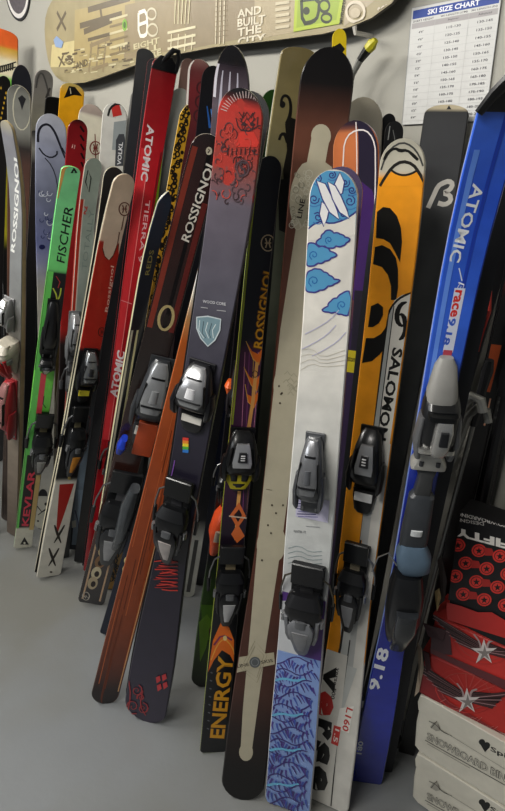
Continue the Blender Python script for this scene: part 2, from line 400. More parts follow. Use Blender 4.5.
# ------------------------------------------------------------------ bindings
BLK, DGR = '#141517', '#2c2e31'
def toe(s, r0, r1, wpx, body=BLK, plate='#b9babb', pad=None, H=.042, x=0.0, style=0, ink='#2a2a2c', name='toe_binding'):
    R = s.getroot(); y1, y0 = s.yrow(r0), s.yrow(r1); k = depth(s.P(0, y0)) / F; w = wpx * k; x *= k; Lh = y1 - y0
    B = mat(body, .3, var=.05, coat=.2)
    p = PB(s.fr); Y = lambda t: y1 - Lh * t
    p.loft([(Y(0), w * .2, 0, H * .3), (Y(.08), w * .29, 0, H * .5), (Y(.3), w * .38, 0, H * .85), (Y(.6), w * .46, 0, H), (Y(.85), w * .48, 0, H * .92), (Y(1), w * .4, 0, H * .6)], B, 16, 3, x)
    for sg in (-1, 1):                          # the two wings that clasp the boot
        p.loft([(Y(.55), w * .08, H * .2, H * .7, sg * w * .42), (Y(.8), w * .1, H * .25, H * .85, sg * w * .46), (Y(1.05), w * .09, H * .3, H * .8, sg * w * .44), (Y(1.14), w * .04, H * .4, H * .65, sg * w * .4)], B, 10, 2.5, x)
    p.box(x - w * .34, x + w * .34, Y(1.3), Y(-.03), 0, .006, B)
    t = p.obj(name, R)
    if plate:
        q = PB(s.fr); M = mat(plate, .25, .55, coat=.3)
        if style == 0: q.loft([(Y(.22), w * .17, H * .68, H * .86), (Y(.3), w * .2, H * .78, H * .95), (Y(.62), w * .27, H * .9, H * 1.07), (Y(.74), w * .25, H * .9, H * 1.03)], M, 12, 7, x)
        else: q.loft([(Y(.02), w * .16, H * .3, H * .5), (Y(.12), w * .24, H * .45, H * .7), (Y(.4), w * .33, H * .75, H * 1.05), (Y(.62), w * .36, H * .85, H * 1.12), (Y(.8), w * .26, H * .85, H * 1.02)], M, 14, 2.6, x)
        pl = q.obj('toe_cover', t)
        q = PB(s.fr); q.loft([(Y(.38), w * .1, H * .95, H * 1.1), (Y(.58), w * .13, H * 1.0, H * 1.16)], mat(ink, .3), 12, 6 if style == 0 else 2, x); q.obj('release_window', pl)
        if style == 0:
            q = PB(s.fr)
            for i in range(3): q.box(x - w * .06, x + w * .06, Y(.44 + i * .05), Y(.42 + i * .05), H * 1.1, H * 1.17, mat('#d8d8d8', .4))
            q.obj('scale_marks', pl)
    for sg in (-1, 1):                          # dark slots and a pair of mounting screws
        q = PB(s.fr); q.loft([(Y(.3), w * .018, H * .8, H * .99, sg * w * .29), (Y(.72), w * .018, H * .92, H * 1.07, sg * w * .37)], mat('#0c0c0d', .5), 8, 3, x); q.obj('toe_groove', t)
        q = PB(s.fr); q.loft([(Y(1.2), w * .045, .005, .009, sg * w * .24), (Y(1.255), w * .045, .005, .009, sg * w * .24)], mat('#9a9b9d', .3, .8), 10, 2, x); q.obj('mounting_screw', t)
    for i in range(3 if style == 1 else 0):
        q = PB(s.fr); q.loft([(Y(.2 + i * .22), w * (.2 + i * .05), H * (.62 + i * .18), H * (.83 + i * .15)), (Y(.225 + i * .22), w * (.2 + i * .05), H * (.64 + i * .18), H * (.85 + i * .15))], mat('#141416', .4), 12, 4, x); q.obj('cover_rib', t)
    if pad:
        q = PB(s.fr); q.loft([(Y(1.15), w * .34, .004, .014), (Y(1.3), w * .33, .004, .016), (Y(1.55), w * .26, .004, .013), (Y(1.62), w * .16, .004, .01)], B, 14, 3, x)
        q.box(x - w * .27, x + w * .27, Y(1.36), Y(1.2), .014, .018, mat(pad, .5)); q.obj('friction_pad', R)
    return t
def heel(s, r0, r1, wpx, body=BLK, lever=DGR, plate='#8b8468', H=.06, x=0.0, brake=True, track=True, name='heel_binding', arm='#8d8d8d', cup=None):
    R = s.getroot(); y1, y0 = s.yrow(r0), s.yrow(r1); k = depth(s.P(0, y0)) / F; w = wpx * k; x *= k; Lh = y1 - y0
    B = mat(body, .32, var=.05, coat=.2); Y = lambda t: y1 - Lh * t
    p = PB(s.fr)
    p.loft([(Y(.3), w * .3, 0, H * .45), (Y(.35), w * .4, 0, H * .85), (Y(.46), w * .43, 0, H), (Y(.56), w * .38, 0, H * .92), (Y(.62), w * .33, 0, H * .55), (Y(.85), w * .26, 0, H * .3), (Y(.96), w * .2, 0, H * .16)], B, 16, 3.6, x)
    p.loft([(Y(.28), w * .3, H * .5, H * .72), (Y(.38), w * .42, H * .55, H * .98)], B, 12, 3, x)
    t = p.obj(name, R)
    q = PB(s.fr); M = mat(lever, .3, .2 if lever != DGR else 0, coat=.3)
    q.loft([(Y(.52), w * .2, H * .92, H * 1.06), (Y(.58), w * .3, H * .86, H * 1.12), (Y(.7), w * .29, H * .66, H * .98), (Y(.88), w * .21, H * .32, H * .66), (Y(1.0), w * .16, H * .18, H * .46), (Y(1.05), w * .1, H * .2, H * .36)], M, 14, 4.5, x)
    q.loft([(Y(.5), w * .13, H * .98, H * 1.1), (Y(.56), w * .13, H * 1.0, H * 1.16)], mat('#77797c', .3, .6), 12, 2.2, x)
    l = q.obj('heel_lever', t)
    q = PB(s.fr); q.loft([(Y(.63), w * .19, H * .9, H * 1.1), (Y(.78), w * .15, H * .64, H * .88), (Y(.95), w * .07, H * .32, H * .58)], mat(cup or '#d0d0d0', .35, .1), 12, 8, x); q.obj('lever_badge', l)
    for sg in (-1, 1):                          # pivot screws and side arms of the lever
        q = PB(s.fr)
        q.loft([(Y(.5), w * .05, H * .55, H * .85, sg * w * .44), (Y(.58), w * .05, H * .5, H * .8, sg * w * .44)], mat('#9b9c9e', .3, .7), 10, 2.2, x)
        q.loft([(Y(.5), w * .05, H * .75, H * .95, sg * w * .36), (Y(.74), w * .05, H * .5, H * .75, sg * w * .33), (Y(.84), w * .04, H * .4, H * .6, sg * w * .28)], M, 8, 3, x); q.obj('pivot_arm', t)
    if track:
        q = PB(s.fr); q.box(x - w * .37, x + w * .37, Y(.62), Y(.02), 0, .009, B)
        q.box(x - w * .15, x + w * .15, Y(.33), Y(.12), .009, .013, mat(plate, .4, .3))
        for sg in (-1, 1): q.loft([(Y(.08), w * .035, .009, .012, sg * w * .2), (Y(.11), w * .035, .009, .012, sg * w * .2)], mat('#b0b0b0', .3, .8), 8, 2, x)
        q.obj('track_plate', R)
    if brake:
        q = PB(s.fr); q.box(x - w * .36, x + w * .36, Y(.2), Y(-.02), .012, .026, B); q.obj('brake_pedal', R)
        for sg in (-1, 1):
            q = PB(s.fr); bx = x + sg * w * .5
            q.tube([(x + sg * w * .3, Y(.1), .018), (bx, Y(.16), .016), (bx + sg * w * .1, Y(.34), .006), (bx + sg * w * .12, Y(.5), .0)], k * .9, mat(arm, .3, .8))
            q.loft([(Y(.44), k * 2, -.008, .006, sg * w * .6 + sg * w * .01), (Y(.62), k * 1.6, -.006, .004, sg * w * .6)], B, 8, 2.5, x)
            q.obj('brake_arm', R)
    return t
# ================================================================== THE SKIS (right to left, front row first)
BL = '#17171a'
def logo_r(s, cx, cy, r, c, bg=None):
    """round badge with upright strokes inside"""
    if bg: s.ell(cx, cy, r * .85, r, bg)
    s.ell(cx, cy, r * .85, r, c, ring=max(.8, r * .16))
    for i in (-1, 1): s.line([(cx + i * r * .3, cy - r * .6), (cx + i * r * .12, cy), (cx + i * r * .3, cy + r * .6)], max(.7, r * .17), c)
    s.line([(cx - r * .4, cy), (cx + r * .4, cy)], max(.6, r * .14), c)

# ---- white ski with blue clouds
s = Ski('volkl', 'white ski with blue cloud drawings, grey bindings and a purple wave pattern on its tail', (338, 170), (287, 809), wt=48, wm=46, wb=46, dt=.34, yaw=13, th=.016,
        stops=[(150, '#e9e4da'), (320, '#e6e2d9'), (500, '#d5d6d2'), (560, '#cfd1cf'), (600, '#c9cacb'), (811, '#c9cacb')], tail='square', side='#4a2a68', curl=.03, rough=.3)
PU, CB, CD = '#4b3a7e', '#62a4cb', '#3d3f86'
s.band(150, 228, -1, 1, CB); s.poly([(305, 232), (309, 227), (320, 221), (331, 224), (344, 220), (356, 212), (362, 236), (300, 240)], '#e9e4da')
s.line([(308, 229), (314, 224), (322, 221), (331, 224), (344, 220), (352, 215), (357, 211)], 1.6, CD, smooth=1)
for cx, cy, r in ((314, 199, 5.5), (350, 201, 6), (345, 183, 5), (318, 179, 4.5), (332, 175, 4), (318, 217, 5), (343, 214, 4), (352, 190, 4)):
    s.line([(cx + r * (1 - i / 15) * math.cos(i * .75 + cx), cy + r * (1 - i / 15) * math.sin(i * .75 + cx)) for i in range(13)], 1.2, CD); s.line([(cx - r, cy + r), (cx, cy + r * 1.5), (cx + r * 1.2, cy + r)], 1.0, '#4d7fb8', smooth=1)
for lf in ([(340, 173), (344, 182), (342, 193), (337, 197), (335, 184)], [(322, 202), (329, 208), (327, 218), (324, 226), (320, 214)],
           [(317, 181), (325, 184), (331, 196), (337, 211), (339, 219), (330, 212), (323, 199)], [(328, 182), (335, 186), (341, 197), (347, 211), (349, 218), (340, 212), (333, 199)]):   # leaves of the double emblem
    s.line(lf, 2.4, CD, close=True); s.poly(lf, '#f2f0ee')
def cloud(pts, sw):
    cx0 = sum(q[0] for q in pts) / len(pts); cy0 = sum(q[1] for q in pts) / len(pts); o = []
    for a, b in zip(pts, pts[1:] + pts[:1]):   # scalloped outline
        mx, my = (a[0] + b[0]) / 2, (a[1] + b[1]) / 2; dx, dy = mx - cx0, my - cy0; q = math.hypot(dx, dy) or 1; e = .16 * math.hypot(a[0] - b[0], a[1] - b[1])
        o += [a, (a[0] * .7 + b[0] * .3 + dx / q * e * .8, a[1] * .7 + b[1] * .3 + dy / q * e * .8), (mx + dx / q * e, my + dy / q * e), (a[0] * .3 + b[0] * .7 + dx / q * e * .8, a[1] * .3 + b[1] * .7 + dy / q * e * .8)]
    pts = o
    s.poly(pts, CB); s.line(pts + [pts[0]], 1.5, '#4d4590')
    cx, cy, r = sw; s.line([(cx + r * (1 - i / 12) * math.cos(i * .8 + 2), cy + r * (1 - i / 12) * math.sin(i * .8 + 2)) for i in range(11)], 1.1, '#2f6fb0')
cloud([(316, 243), (321, 238), (324, 233), (329, 230), (334, 233), (340, 234), (345, 237), (350, 239), (346, 243), (342, 246), (336, 246), (331, 248), (325, 246), (320, 246)], (329, 240, 4))
cloud([(308, 244), (313, 243), (319, 247), (325, 247), (330, 251), (337, 255), (331, 258), (325, 261), (318, 263), (312, 266), (307, 265)], (314, 255, 5))
cloud([(307, 274), (312, 270), (318, 269), (324, 272), (329, 275), (334, 279), (340, 280), (334, 284), (328, 286), (320, 290), (312, 292), (306, 290)], (314, 281, 6))
cloud([(322, 310), (328, 306), (331, 301), (337, 298), (341, 294), (349, 291), (348, 315), (341, 314), (335, 312), (329, 312)], (342, 305, 5))
for k, (x, y) in enumerate(((305, 330), (302, 345), (312, 352))):
    s.line([(x, y + 4), (x + 12, y - 2), (x + 25, y - 10), (x + 34, y - 20)], .9, '#c4c0d6', smooth=1)
for k in range(4): s.line([(299, 350 + k * 7), (312, 348 + k * 5), (322, 358 + k * 3), (345, 350 + k * 5)], .5, '#c9c3b5', smooth=1)
s.band(497, 519, -.62, .75, '#cfcbe0')
for i in range(8): s.line([(297 + (i % 2), 498 + i * 2.6), (318 - (i * 5) % 7, 498.6 + i * 2.6)], 1.1, ('#3a3470', '#8a86b4')[i % 2])
s.text('VOLKL', (296, 496), (315, 497), 5, '#3a3470', .02)
s.text('MANTRA 177', (294, 531), (306, 532), 3, '#4a4a50'); s.line([(306, 526), (320, 527)], .6, '#8a8a90')
for k in range(4): s.line([(288, 548 + k * 5), (299, 545 + k * 5), (310, 552 + k * 4), (322, 551 + k * 4)], .8, '#a4b0b0', smooth=1)
s.band(596, 662, -1, 1, '#5c3a86'); s.poly([(296, 600), (300, 640), (296, 672), (284, 662), (276, 655), (280, 600)], '#cfd1d3')
s.band(655, 811, -1, 1, '#8fa9dc')
s.poly([(274, 651), (280, 653), (287, 659), (296, 664), (308, 667), (308, 674), (270, 672)], '#8fa9dc')
random.seed(3)
for r in range(13):                          # the wave pattern: crests of thin strokes
    y = 660 + r * 11.6; nrm = [(262 + j * 7.5, y + 4 * math.sin(j * 1.3 + r * 2.1)) for j in range(7)]
    xo = (811 - y) * .062 - 3
    s.line([(px + xo, py) for px, py in nrm], 1.6, '#40307c', smooth=1)
    for j in range(15):
        x = 264 + xo + j * 3.1 + random.random(); yy = y + 3 * math.sin(j * .8 + r) + 2
        s.line([(x, yy), (x + 3 * math.sin(j * .5 + r), yy + 4), (x + 1.5 + 4 * math.sin(j * .5 + r), yy + 8.5)], [2.2, 1.6, .7], ('#47357f', '#57479a', '#4a5fb4')[(j + r) % 3])
    if r % 3 == 1: s.line([(266 + xo, y + 9), (278 + xo, y + 6), (290 + xo, y + 9), (300 + xo, y + 7)], 3.2, '#79c3e6', smooth=1)
toe(s, 434, 494, 28, body='#55575a', plate='#8f9093', x=-1, style=1, H=.05, ink='#5a5c60')
heel(s, 560, 644, 42, body='#1b1b1d', lever='#84868a', x=3, H=.052, arm='#6d675a', cup='#9a9a9c', plate='#3a3a3c')

VM = s.mate('volkl_mate', 'dark purple edged ski back to back behind the white cloud ski', base='#33204a', side='#4a2a68', dx=-.002, dy=-.05)


# ---- orange ski with white lettering panel
s = Ski('salomon', 'orange and black ski with a white lettered side panel and a price tag', (408, 141), (327, 806), wt=44, wm=37, wb=42, dt=.22, yaw=14, th=.016,
        stops=[(138, '#b9b5a6'), (176, '#c4bfae'), (178, '#f0a22a'), (600, '#ee9f26'), (657, '#ee9f26'), (659, '#d9d6cd'), (811, '#d6d3cb')], tail='square', side='#1c1c1e', curl=.035)
s.poly([(376, 186), (384, 179), (392, 171), (398, 174), (404, 175), (411, 174), (417, 171), (423, 178), (428, 186)], '#f0a22a')
s.line([(381, 170), (385, 158), (391, 148), (402, 142), (412, 146), (419, 155), (423, 166)], 1.6, '#4a4a48', smooth=1)
s.line([(384, 160), (388, 152), (395, 148), (400, 151), (407, 150), (413, 155), (418, 160)], [2.4, 3.4, 2, 3.4, 2, 3.2, 2.4], '#22211f', smooth=1)
s.line([(380, 186), (384, 179), (392, 167), (402, 161), (413, 164), (420, 174), (424, 182)], 2.8, '#2c2a26', smooth=1); s.line([(391, 170), (397, 174), (404, 175.5), (411, 174), (418, 170)], 2, '#2c2a26', smooth=1)
K = '#1b1a18'
s.poly([(377, 212), (383, 207), (390, 208), (397, 216), (401, 228), (402, 242), (400, 262), (395, 252), (390, 243), (383, 239), (376, 238)], K)
s.poly([(375, 247), (382, 245), (390, 249), (396, 258), (398, 270), (398, 288), (396, 300), (391, 300), (391, 286), (388, 275), (382, 267), (373, 264)], K)
s.poly([(371, 306), (378, 303), (383, 307), (383, 315), (379, 323), (373, 327), (368, 327)], K)
s.poly([(366, 338), (374, 338), (381, 334), (388, 324), (390, 332), (388, 344), (380, 354), (372, 361), (362, 363)], K)
s.poly([(389, 310), (395, 300), (402, 295), (413, 293), (417, 296), (386, 470), (378, 540), (361, 540), (375, 420)], '#d9d6cd'); s.line([(360, 545), (375, 420), (388, 313), (395, 302), (403, 296), (414, 292)], 1.8, K, smooth=1)
s.poly([(389, 315), (393, 306), (394, 310), (382, 400), (371, 500), (366, 540), (360, 540), (375, 420)], '#aeb0ac'); s.line([(394, 306), (382, 400), (370, 510)], .9, K)
s.line([(407, 302), (401, 304), (397, 312), (397, 321), (401, 326), (405, 325)], [1, 4, 5, 5, 3, 1], K, smooth=1); s.line([(399, 340), (403, 337), (406, 330), (405, 319), (402, 314), (399, 315)], [1, 4, 5, 5, 3, 1], K, smooth=1)
s.text('SALOMON', (398, 348), (381, 440), 10.5, K, .03)
s.poly([(341, 600), (364, 560), (388, 530), (360, 660), (340, 720)], '#bfc1bd')
s.band(440, 664, .42, .97, '#d5d2ca'); s.band(440, 664, .14, .45, '#b4b5b2')
s.line([(324, 659), (332, 661), (338, 657), (341, 645), (349, 580)], 2.2, K, smooth=1)
s.line([(350, 640), (339, 720), (331, 806)], 1.2, K)
s.band(655, 811, -1, .12, '#d9d6cd')
for ch, ya, yb, c in (('v', 664, 690, K), ('e', 691, 716, '#c93a35'), ('r', 719, 738, K), ('s', 741, 763, K), ('e', 766, 791, K)):   # big letters, reading downwards
    s.text(ch, (327 - (ya - 664) * .075, ya), (327 - (yb - 664) * .075, yb), 20, c, .06)
s.text('verse 500', (338.5, 668), (332.5, 699), 4, K, .01)
s.poly([(340, 708), (354, 706), (349, 733), (336, 728)], '#efece4'); s.text('L160', (350, 708), (345, 731), 6.5, '#c4372f', .02)
s.poly([(334, 725), (341, 727), (338, 746), (331, 743)], '#cf3a33'); s.text('1.5', (337.5, 729), (335, 742), 4.4, '#f3e6e0', .02)
toe(s, 427, 480, 34, plate='#a8a9aa', pad='#dcdcda', H=.045)
heel(s, 541, 624, 32, lever='#1a1b1d', cup='#9c9da0', H=.045, x=0, plate='#a39a84')
s.mate('salomon_mate', 'plain ski strapped back to back behind the orange ski', base='#1a1a1b', side='#2a2926', dy=-.07, dx=-.014, curl=.03, gap=.008)
m = SKIS['salomon_mate']

# ---- blue racing ski
s = Ski('atomic_blue', 'shiny blue racing ski with white lettering and a long silver binding', (497, 84), (366, 783), wt=45, wm=25, wb=31, dt=.2, yaw=-10, vtip=.99, th=.018, tip='round',
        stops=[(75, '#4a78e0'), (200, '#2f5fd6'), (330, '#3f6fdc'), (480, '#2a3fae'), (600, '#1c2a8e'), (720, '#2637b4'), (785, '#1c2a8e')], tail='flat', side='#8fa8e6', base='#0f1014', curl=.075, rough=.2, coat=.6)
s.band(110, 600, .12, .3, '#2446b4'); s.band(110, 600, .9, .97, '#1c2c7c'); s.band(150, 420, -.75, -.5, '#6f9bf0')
s.text('ATOMIC', (479, 184), (454, 262), 12, '#f0f2f4', .02, .1)
s.line([(459, 268), (462, 281)], 1.2, '#dfe6f6'); s.text('\u03b2', (462, 283), (458, 290), 7, '#e8ecf6')
s.band(288, 352, -.22, .34, '#d8dcea', -.22, .34); s.text('race', (459, 290), (453, 317), 7, '#d8342c', .03); s.text('9.18', (453, 318), (445, 345), 7.5, '#3a62c8', .03)
s.band(350, 360, -.2, .3, '#b84a5c')
s.line([(372, 625), (369, 645), (362, 700), (358, 730)], .9, '#d86ac0'); s.ell(361, 690, 4, 8, '#9a8fe0', ring=.8)
s.text('9.18', (373, 690), (384, 648), 12, '#eef0f6', .03, .2); s.text('180', (359, 754), (361, 741), 5, '#e6e9f4', .02); s.text('ATOMIC', (354, 735), (362, 690), 8, '#cfd6f4', .01)
s.ell(353, 772, 3, 4, '#101a60', ring=1)
# long silver race binding
R = s.getroot(); k = depth(s.P(0, s.yrow(450))) / F; Y = s.yrow
def L1(name, secs, m, par, p=3.2): q = PB(s.fr); q.loft([(Y(r), w * k, h0, h1, x * k) for r, w, h0, h1, x in secs], m, 16, p); return q.obj(name, par)
SV, D2 = mat('#c8c7c4', .25, .75, coat=.2), mat('#1a1b1d', .3, coat=.3)
L1('toe_shield', [(355, 6, 0, .016, 0), (362, 10, 0, .026, 0), (385, 14, 0, .045, 0), (398, 14, 0, .046, 0)], mat('#8f8e8a', .6, .1), R)
tb = L1('toe_binding', [(388, 15, 0, .035, 1), (396, 17, 0, .056, 1), (425, 18, 0, .062, 1), (440, 15, 0, .05, 1)], D2, R)
L1('toe_cover', [(401, 7, .05, .072, 3), (410, 8, .05, .078, 3), (428, 8, .05, .074, 2), (436, 6, .045, .066, 2)], SV, tb, 6)
L1('release_window', [(408, 3.5, .074, .082, 3), (420, 4, .074, .084, 3)], mat('#202124', .3), tb, 6); L1('cross_bar', [(431, 17, .04, .062, 1), (435, 17, .04, .062, 1)], mat('#d2d1cd', .2, .85), tb, 4); L1('cross_bar', [(397, 13, .04, .07, 1), (401, 13, .04, .072, 1)], mat('#0f1011', .3), tb, 4)
for sg in (-1, 1): L1('mounting_screw', [(451, 2.2, .03, .0375, sg * 8), (455, 2.2, .03, .0375, sg * 8)], mat('#55565a', .3, .7), R, 2.1)
for sg in (-1, 1): L1('toe_wing', [(404, 3, .02, .05, 1 + sg * 16), (428, 4, .02, .055, 1 + sg * 18), (444, 3, .025, .05, 1 + sg * 15)], mat('#77787a', .3, .4), tb, 2.6)
L1('binding_plate', [(440, 13, 0, .03, 0), (448, 11, 0, .034, 0), (456, 17, 0, .034, 0), (461, 17, 0, .03, 0)], mat('#c4c2bc', .3, .45), R, 7)
L1('track_plate', [(461, 12, 0, .02, 0), (470, 7, 0, .03, 0), (490, 9, 0, .024, 0), (500, 12, 0, .02, 0)], mat('#4d4e4f', .35, .3), R, 5)
L1('heel_track', [(486, 8, 0, .022, 0), (490, 13, 0, .03, 0), (530, 15, 0, .034, 0), (545, 14, 0, .03, 0)], mat('#3e4145', .4), R)
q = PB(s.fr); q.loft([(Y(519), 6 * k, .03, .037), (Y(524), 6 * k, .03, .037)], mat('#c9cccd', .4), 12, 2.2); q.obj('heel_badge', R)
L1('brake_pedal', [(536, 13, 0, .036, 0), (545, 19, 0, .05, 2), (556, 18, 0, .05, 4), (562, 12, 0, .04, 3)], mat('#5d7183', .5), R)
h = L1('heel_binding', [(562, 15, 0, .05, 0), (575, 19, 0, .07, 0), (600, 20, 0, .075, 1), (622, 16, 0, .05, 2), (632, 12, 0, .03, 2)], D2, R)
L1('heel_lever', [(585, 12, .06, .088, 2), (600, 13, .06, .09, 2), (622, 10, .03, .062, 3), (636, 9, .015, .04, 3)], mat('#33363a', .2, .2, coat=.4), h)
q = PB(s.fr); q.tube([(-14 * k, Y(556), .03), (-24 * k, Y(548), .02), (-34 * k, Y(556), .012), (-38 * k, Y(572), .008)], .9 * k, mat('#a8a8a6', .3, .8)); q.obj('brake_arm', R)
# black curled prong at its tip
q = PB(s.fr); yy = s.L; h0 = s.h(yy)
q.loft([(yy - .028, .03, -.012, .004), (yy - .012, .024, -.012, .005), (yy + .004, .012, -.012, .006)], mat('#141416', .35), 12, 4)
q.tube([(-.028, yy - .03, .0), (-.016, yy - .008, .002), (-.002, yy + .01, .002), (.014, yy + .03, .004), (.03, yy + .05, .006)], [.006, .008, .009, .009, .007], mat('#141416', .35)); q.obj('tip_guard', R)
s.finish()

s.mate('blue_mate', 'dark ski strapped back to back behind the blue racing ski', base='#1c1c20', side='#26262a', dx=.03, dy=-.04, curl=.02, gap=.006)

# ---- black ski with the white letter
s = Ski('beta', 'matt black ski with one white Greek letter, between the orange and the blue ski', (449, 110), M=(399, 400), db=.2, wt=42, wm=30, wb=24, dt=.12, yaw=10, th=.017, tip='square',
        stops=[(100, '#b9ad90'), (111, '#b9ad90'), (113, '#1b1c1e'), (150, '#26272a'), (260, '#3a3c3d'), (420, '#5a5c5c'), (470, '#3c3d3e'), (780, '#26262a')], tail='square', side='#0d0d0f', curl=.03, rough=.5, coat=0)
s.star(449, 108, 3, '#1b1c1e', n=3)
for w, c in ((4.6, '#c9c5bd'),):
    s.line([(428, 208), (433, 197), (438, 186), (443, 183), (449, 181), (453, 184), (450, 190), (443, 193), (450, 195), (451, 201), (445, 205), (438, 203)], w, c, smooth=1)
s.finish()

# ---- brown and cream wide ski
s = Ski('line', 'widest ski, brown and black with a cream inlay and scalloped cream panels, no bindings', (330, 58), (241, 800), wt=52, wm=31, wb=43, dt=.2, yaw=14, th=.014, tip='round',
        stops=[(55, '#0e0b0b'), (84, '#120d0c'), (108, '#452a20'), (130, '#684030'), (560, '#573428'), (690, '#4c2f26'), (730, '#2a1c18'), (770, '#14100f'), (800, '#0d0b0b')], tail='round', side='#2a2522', curl=.06, vtip=.93)
CR, CR2 = '#b7b09a', '#a39c86'
s.band(124, 780, -.3, .5, CR) if False else None
s.ell(321, 136, 10, 12, CR)
s.line([(321, 136), (311, 190), (303, 250), (294, 330), (283, 430), (270, 540), (258, 640), (250, 710), (246, 752)], [18, 19, 22, 30, 31, 29, 22, 19, 15], CR); s.ell(246, 752, 7, 9, CR)
for top, bot, u in ((167, 222, -1), (298, 352, -1), (358, 402, -1), (455, 480, -1), (525, 560, -1)):
    pass
for a, b in ((160, 236), (364, 406), (456, 486), (526, 562)):   # cream bulges reach the left edge between the brown scallops
    n = 14; L0 = []; L1 = []
    for i in range(n + 1):
        t = i / n; x0, y = s.axis(a + (b - a) * t); w = s.hw(y); e = math.sin(math.pi * t) ** .45
        L0.append(((-.2 - .74 * e) * w, y)); L1.append(((.2 + .72 * e) * w, y))
    s.add(L0 + L1[::-1], [(i, i + 1, 2 * n - i, 2 * n + 1 - i) for i in range(n)], s.m(CR))
random.seed(5)
for i in range(46):                          # pale lace drawing on the first cream bulge
    x, y = 297 + random.random() * 15, 172 + random.random() * 54; r = 1.2 + random.random() * 2.6
    s.ell(x - (y - 165) * .1, y, r, r * 1.1, ('#cfccbb', '#8f8d7c', '#c9c4b0')[i % 3], n=9, ring=.6)
s.poly([(299, 200), (306, 196), (307, 216), (302, 226), (298, 218)], '#a9a590'); s.text('LINE', (299, 218), (303, 199), 5, '#2a2520', .02)
for i in range(14):
    x, y = 283 + random.random() * 16, 366 + random.random() * 30; s.line([(x, y), (x + 3, y - 3), (x + 6, y + 1)], .4, '#8c8a78')
for x, y in ((279, 386), (281, 394), (280, 403), (272, 505), (276, 513), (268, 525), (271, 533), (283, 505), (262, 560), (282, 393)): s.ell(x, y, .9, 1.1, '#3c3226', n=8)
s.line([(266, 489), (272, 490)], .6, '#6b6454')
s.poly([(235, 656), (274, 652), (275, 664), (235, 672)], '#b3ab93'); s.ell(255, 662, 5.6, 5.6, '#5c6062'); s.ell(255, 662, 3.6, 3.6, '#8d9090', ring=.7)
s.text('LINE', (237, 666), (249, 664), 3.6, '#3a352c', .02); s.text('SKIS', (261, 662), (273, 660), 3.6, '#3a352c', .02)
for r in (9, 12): s.poly([(255, 662 - r * 1.6), (255 + r, 662), (255, 662 + r * 1.6), (255 - r, 662)], '#a8a18b') if False else s.line([(255, 662 - r * 1.8), (255 + r, 655), (257, 662 + r * 1.7), (253 - r, 668)], .5, '#8f8871', close=True)
s.finish()

# ---- flame ski
s = Ski('flame', 'black and purple ski with yellow lettering and orange flames, yellow-green edge', (268, 158), (213, 753), wt=25, wm=25, wb=26, dt=.24, yaw=-8, th=.018, tip='round',
        stops=[(155, '#1d2026'), (340, '#1f2025'), (355, '#5c2a4e'), (430, '#55284e'), (520, '#2c1a2e'), (560, '#1a1a1e'), (757, '#16171a')], tail='flat', side='#b8c832', curl=.045)
GO, OR, PK = '#e2a728', '#e8792c', '#d08aa8'
s.band(168, 425, -1, -.8, '#b4c23a')
logo_r(s, 268, 243, 8, '#d8c4a0', '#2a2420')
s.text('ROSSIGNOL', (258, 349), (269, 267), 11, '#7a4a12', .06, .1); s.text('ROSSIGNOL', (258, 348), (269, 267), 9.5, GO, .02, .1)
for i in range(6): s.line([(245 + i * 4.4, 352), (243 + i * 4.4, 400), (238 + i * 4.4, 520)], .7, (PK, '#8a4a80', '#caa24a')[i % 3])
for cx, y in ((258, 341), (256, 367), (253, 384)):
    s.poly([(cx - 12 + (y > 380) * 4, y), (cx - 6, y + 10), (cx, y + 13), (cx + 6, y + 8), (cx + 13 - (y > 380) * 4, y - 4), (cx + 6, y + 16), (cx + 1, y + 24), (cx - 5, y + 18)], OR)
    s.line([(cx - 12 + (y > 380) * 4, y), (cx - 5, y + 18), (cx + 1, y + 24), (cx + 6, y + 16), (cx + 13 - (y > 380) * 4, y - 4)], .7, '#f0c05a')
s.line([(257, 362), (253, 400), (248, 432)], [3.4, 3.6, 4], '#e0a860'); s.ell(255, 374, 2.6, 3.2, '#3a2418', ring=.7)
s.line([(240, 485), (238, 505), (236, 540)], 3.6, '#e0a860'); s.poly([(239, 502), (246, 516), (239, 526), (245, 536), (237, 543), (231, 534), (236, 526), (230, 515)], '#d8743c'); s.poly([(239, 509), (242, 515), (238, 522), (234, 515)], '#2b1a20'); s.line([(229, 516), (247, 518)], 1.6, '#ccb8a4')
s.poly([(221, 622), (229, 627), (234, 640), (236, 662), (230, 655), (222, 650), (214, 660), (208, 672), (213, 640)], OR); s.line([(211, 660), (217, 645), (224, 638), (232, 646), (236, 658)], 1.2, '#f0b050', smooth=1); s.line([(214, 645), (222, 634), (232, 640)], 2, '#8a3a60', smooth=1); s.ell(225, 638, 2, 2.6, '#e6d090')
s.text('ENERGY', (217, 738), (226, 656), 15, '#e0a030', .03, .1); s.text('ENERGY', (217.4, 736), (226, 658), 11, '#7a4a12', -.005, .1); s.text('ENERGY', (217, 737), (226, 657), 12.4, GO, .0, .1)
for i in range(8): s.line([(207 + i * .5, 728 - i * 8), (209 + i * .5, 729 - i * 8)], 1.4, '#6d6f74')
t = toe(s, 428, 470, 36, plate='#bfc0c2', H=.045)
q = PB(s.fr); k = depth(s.P(0, s.yrow(475))) / F; Y = s.yrow
q.loft([(Y(464), 8 * k, .004, .012), (Y(468), 13 * k, .004, .02), (Y(477), 13 * k, .004, .02), (Y(486), 8 * k, .004, .016)], mat('#b9ac26', .4), 14, 3); o = q.obj('friction_pad', s.getroot(), 'yellow friction pad')
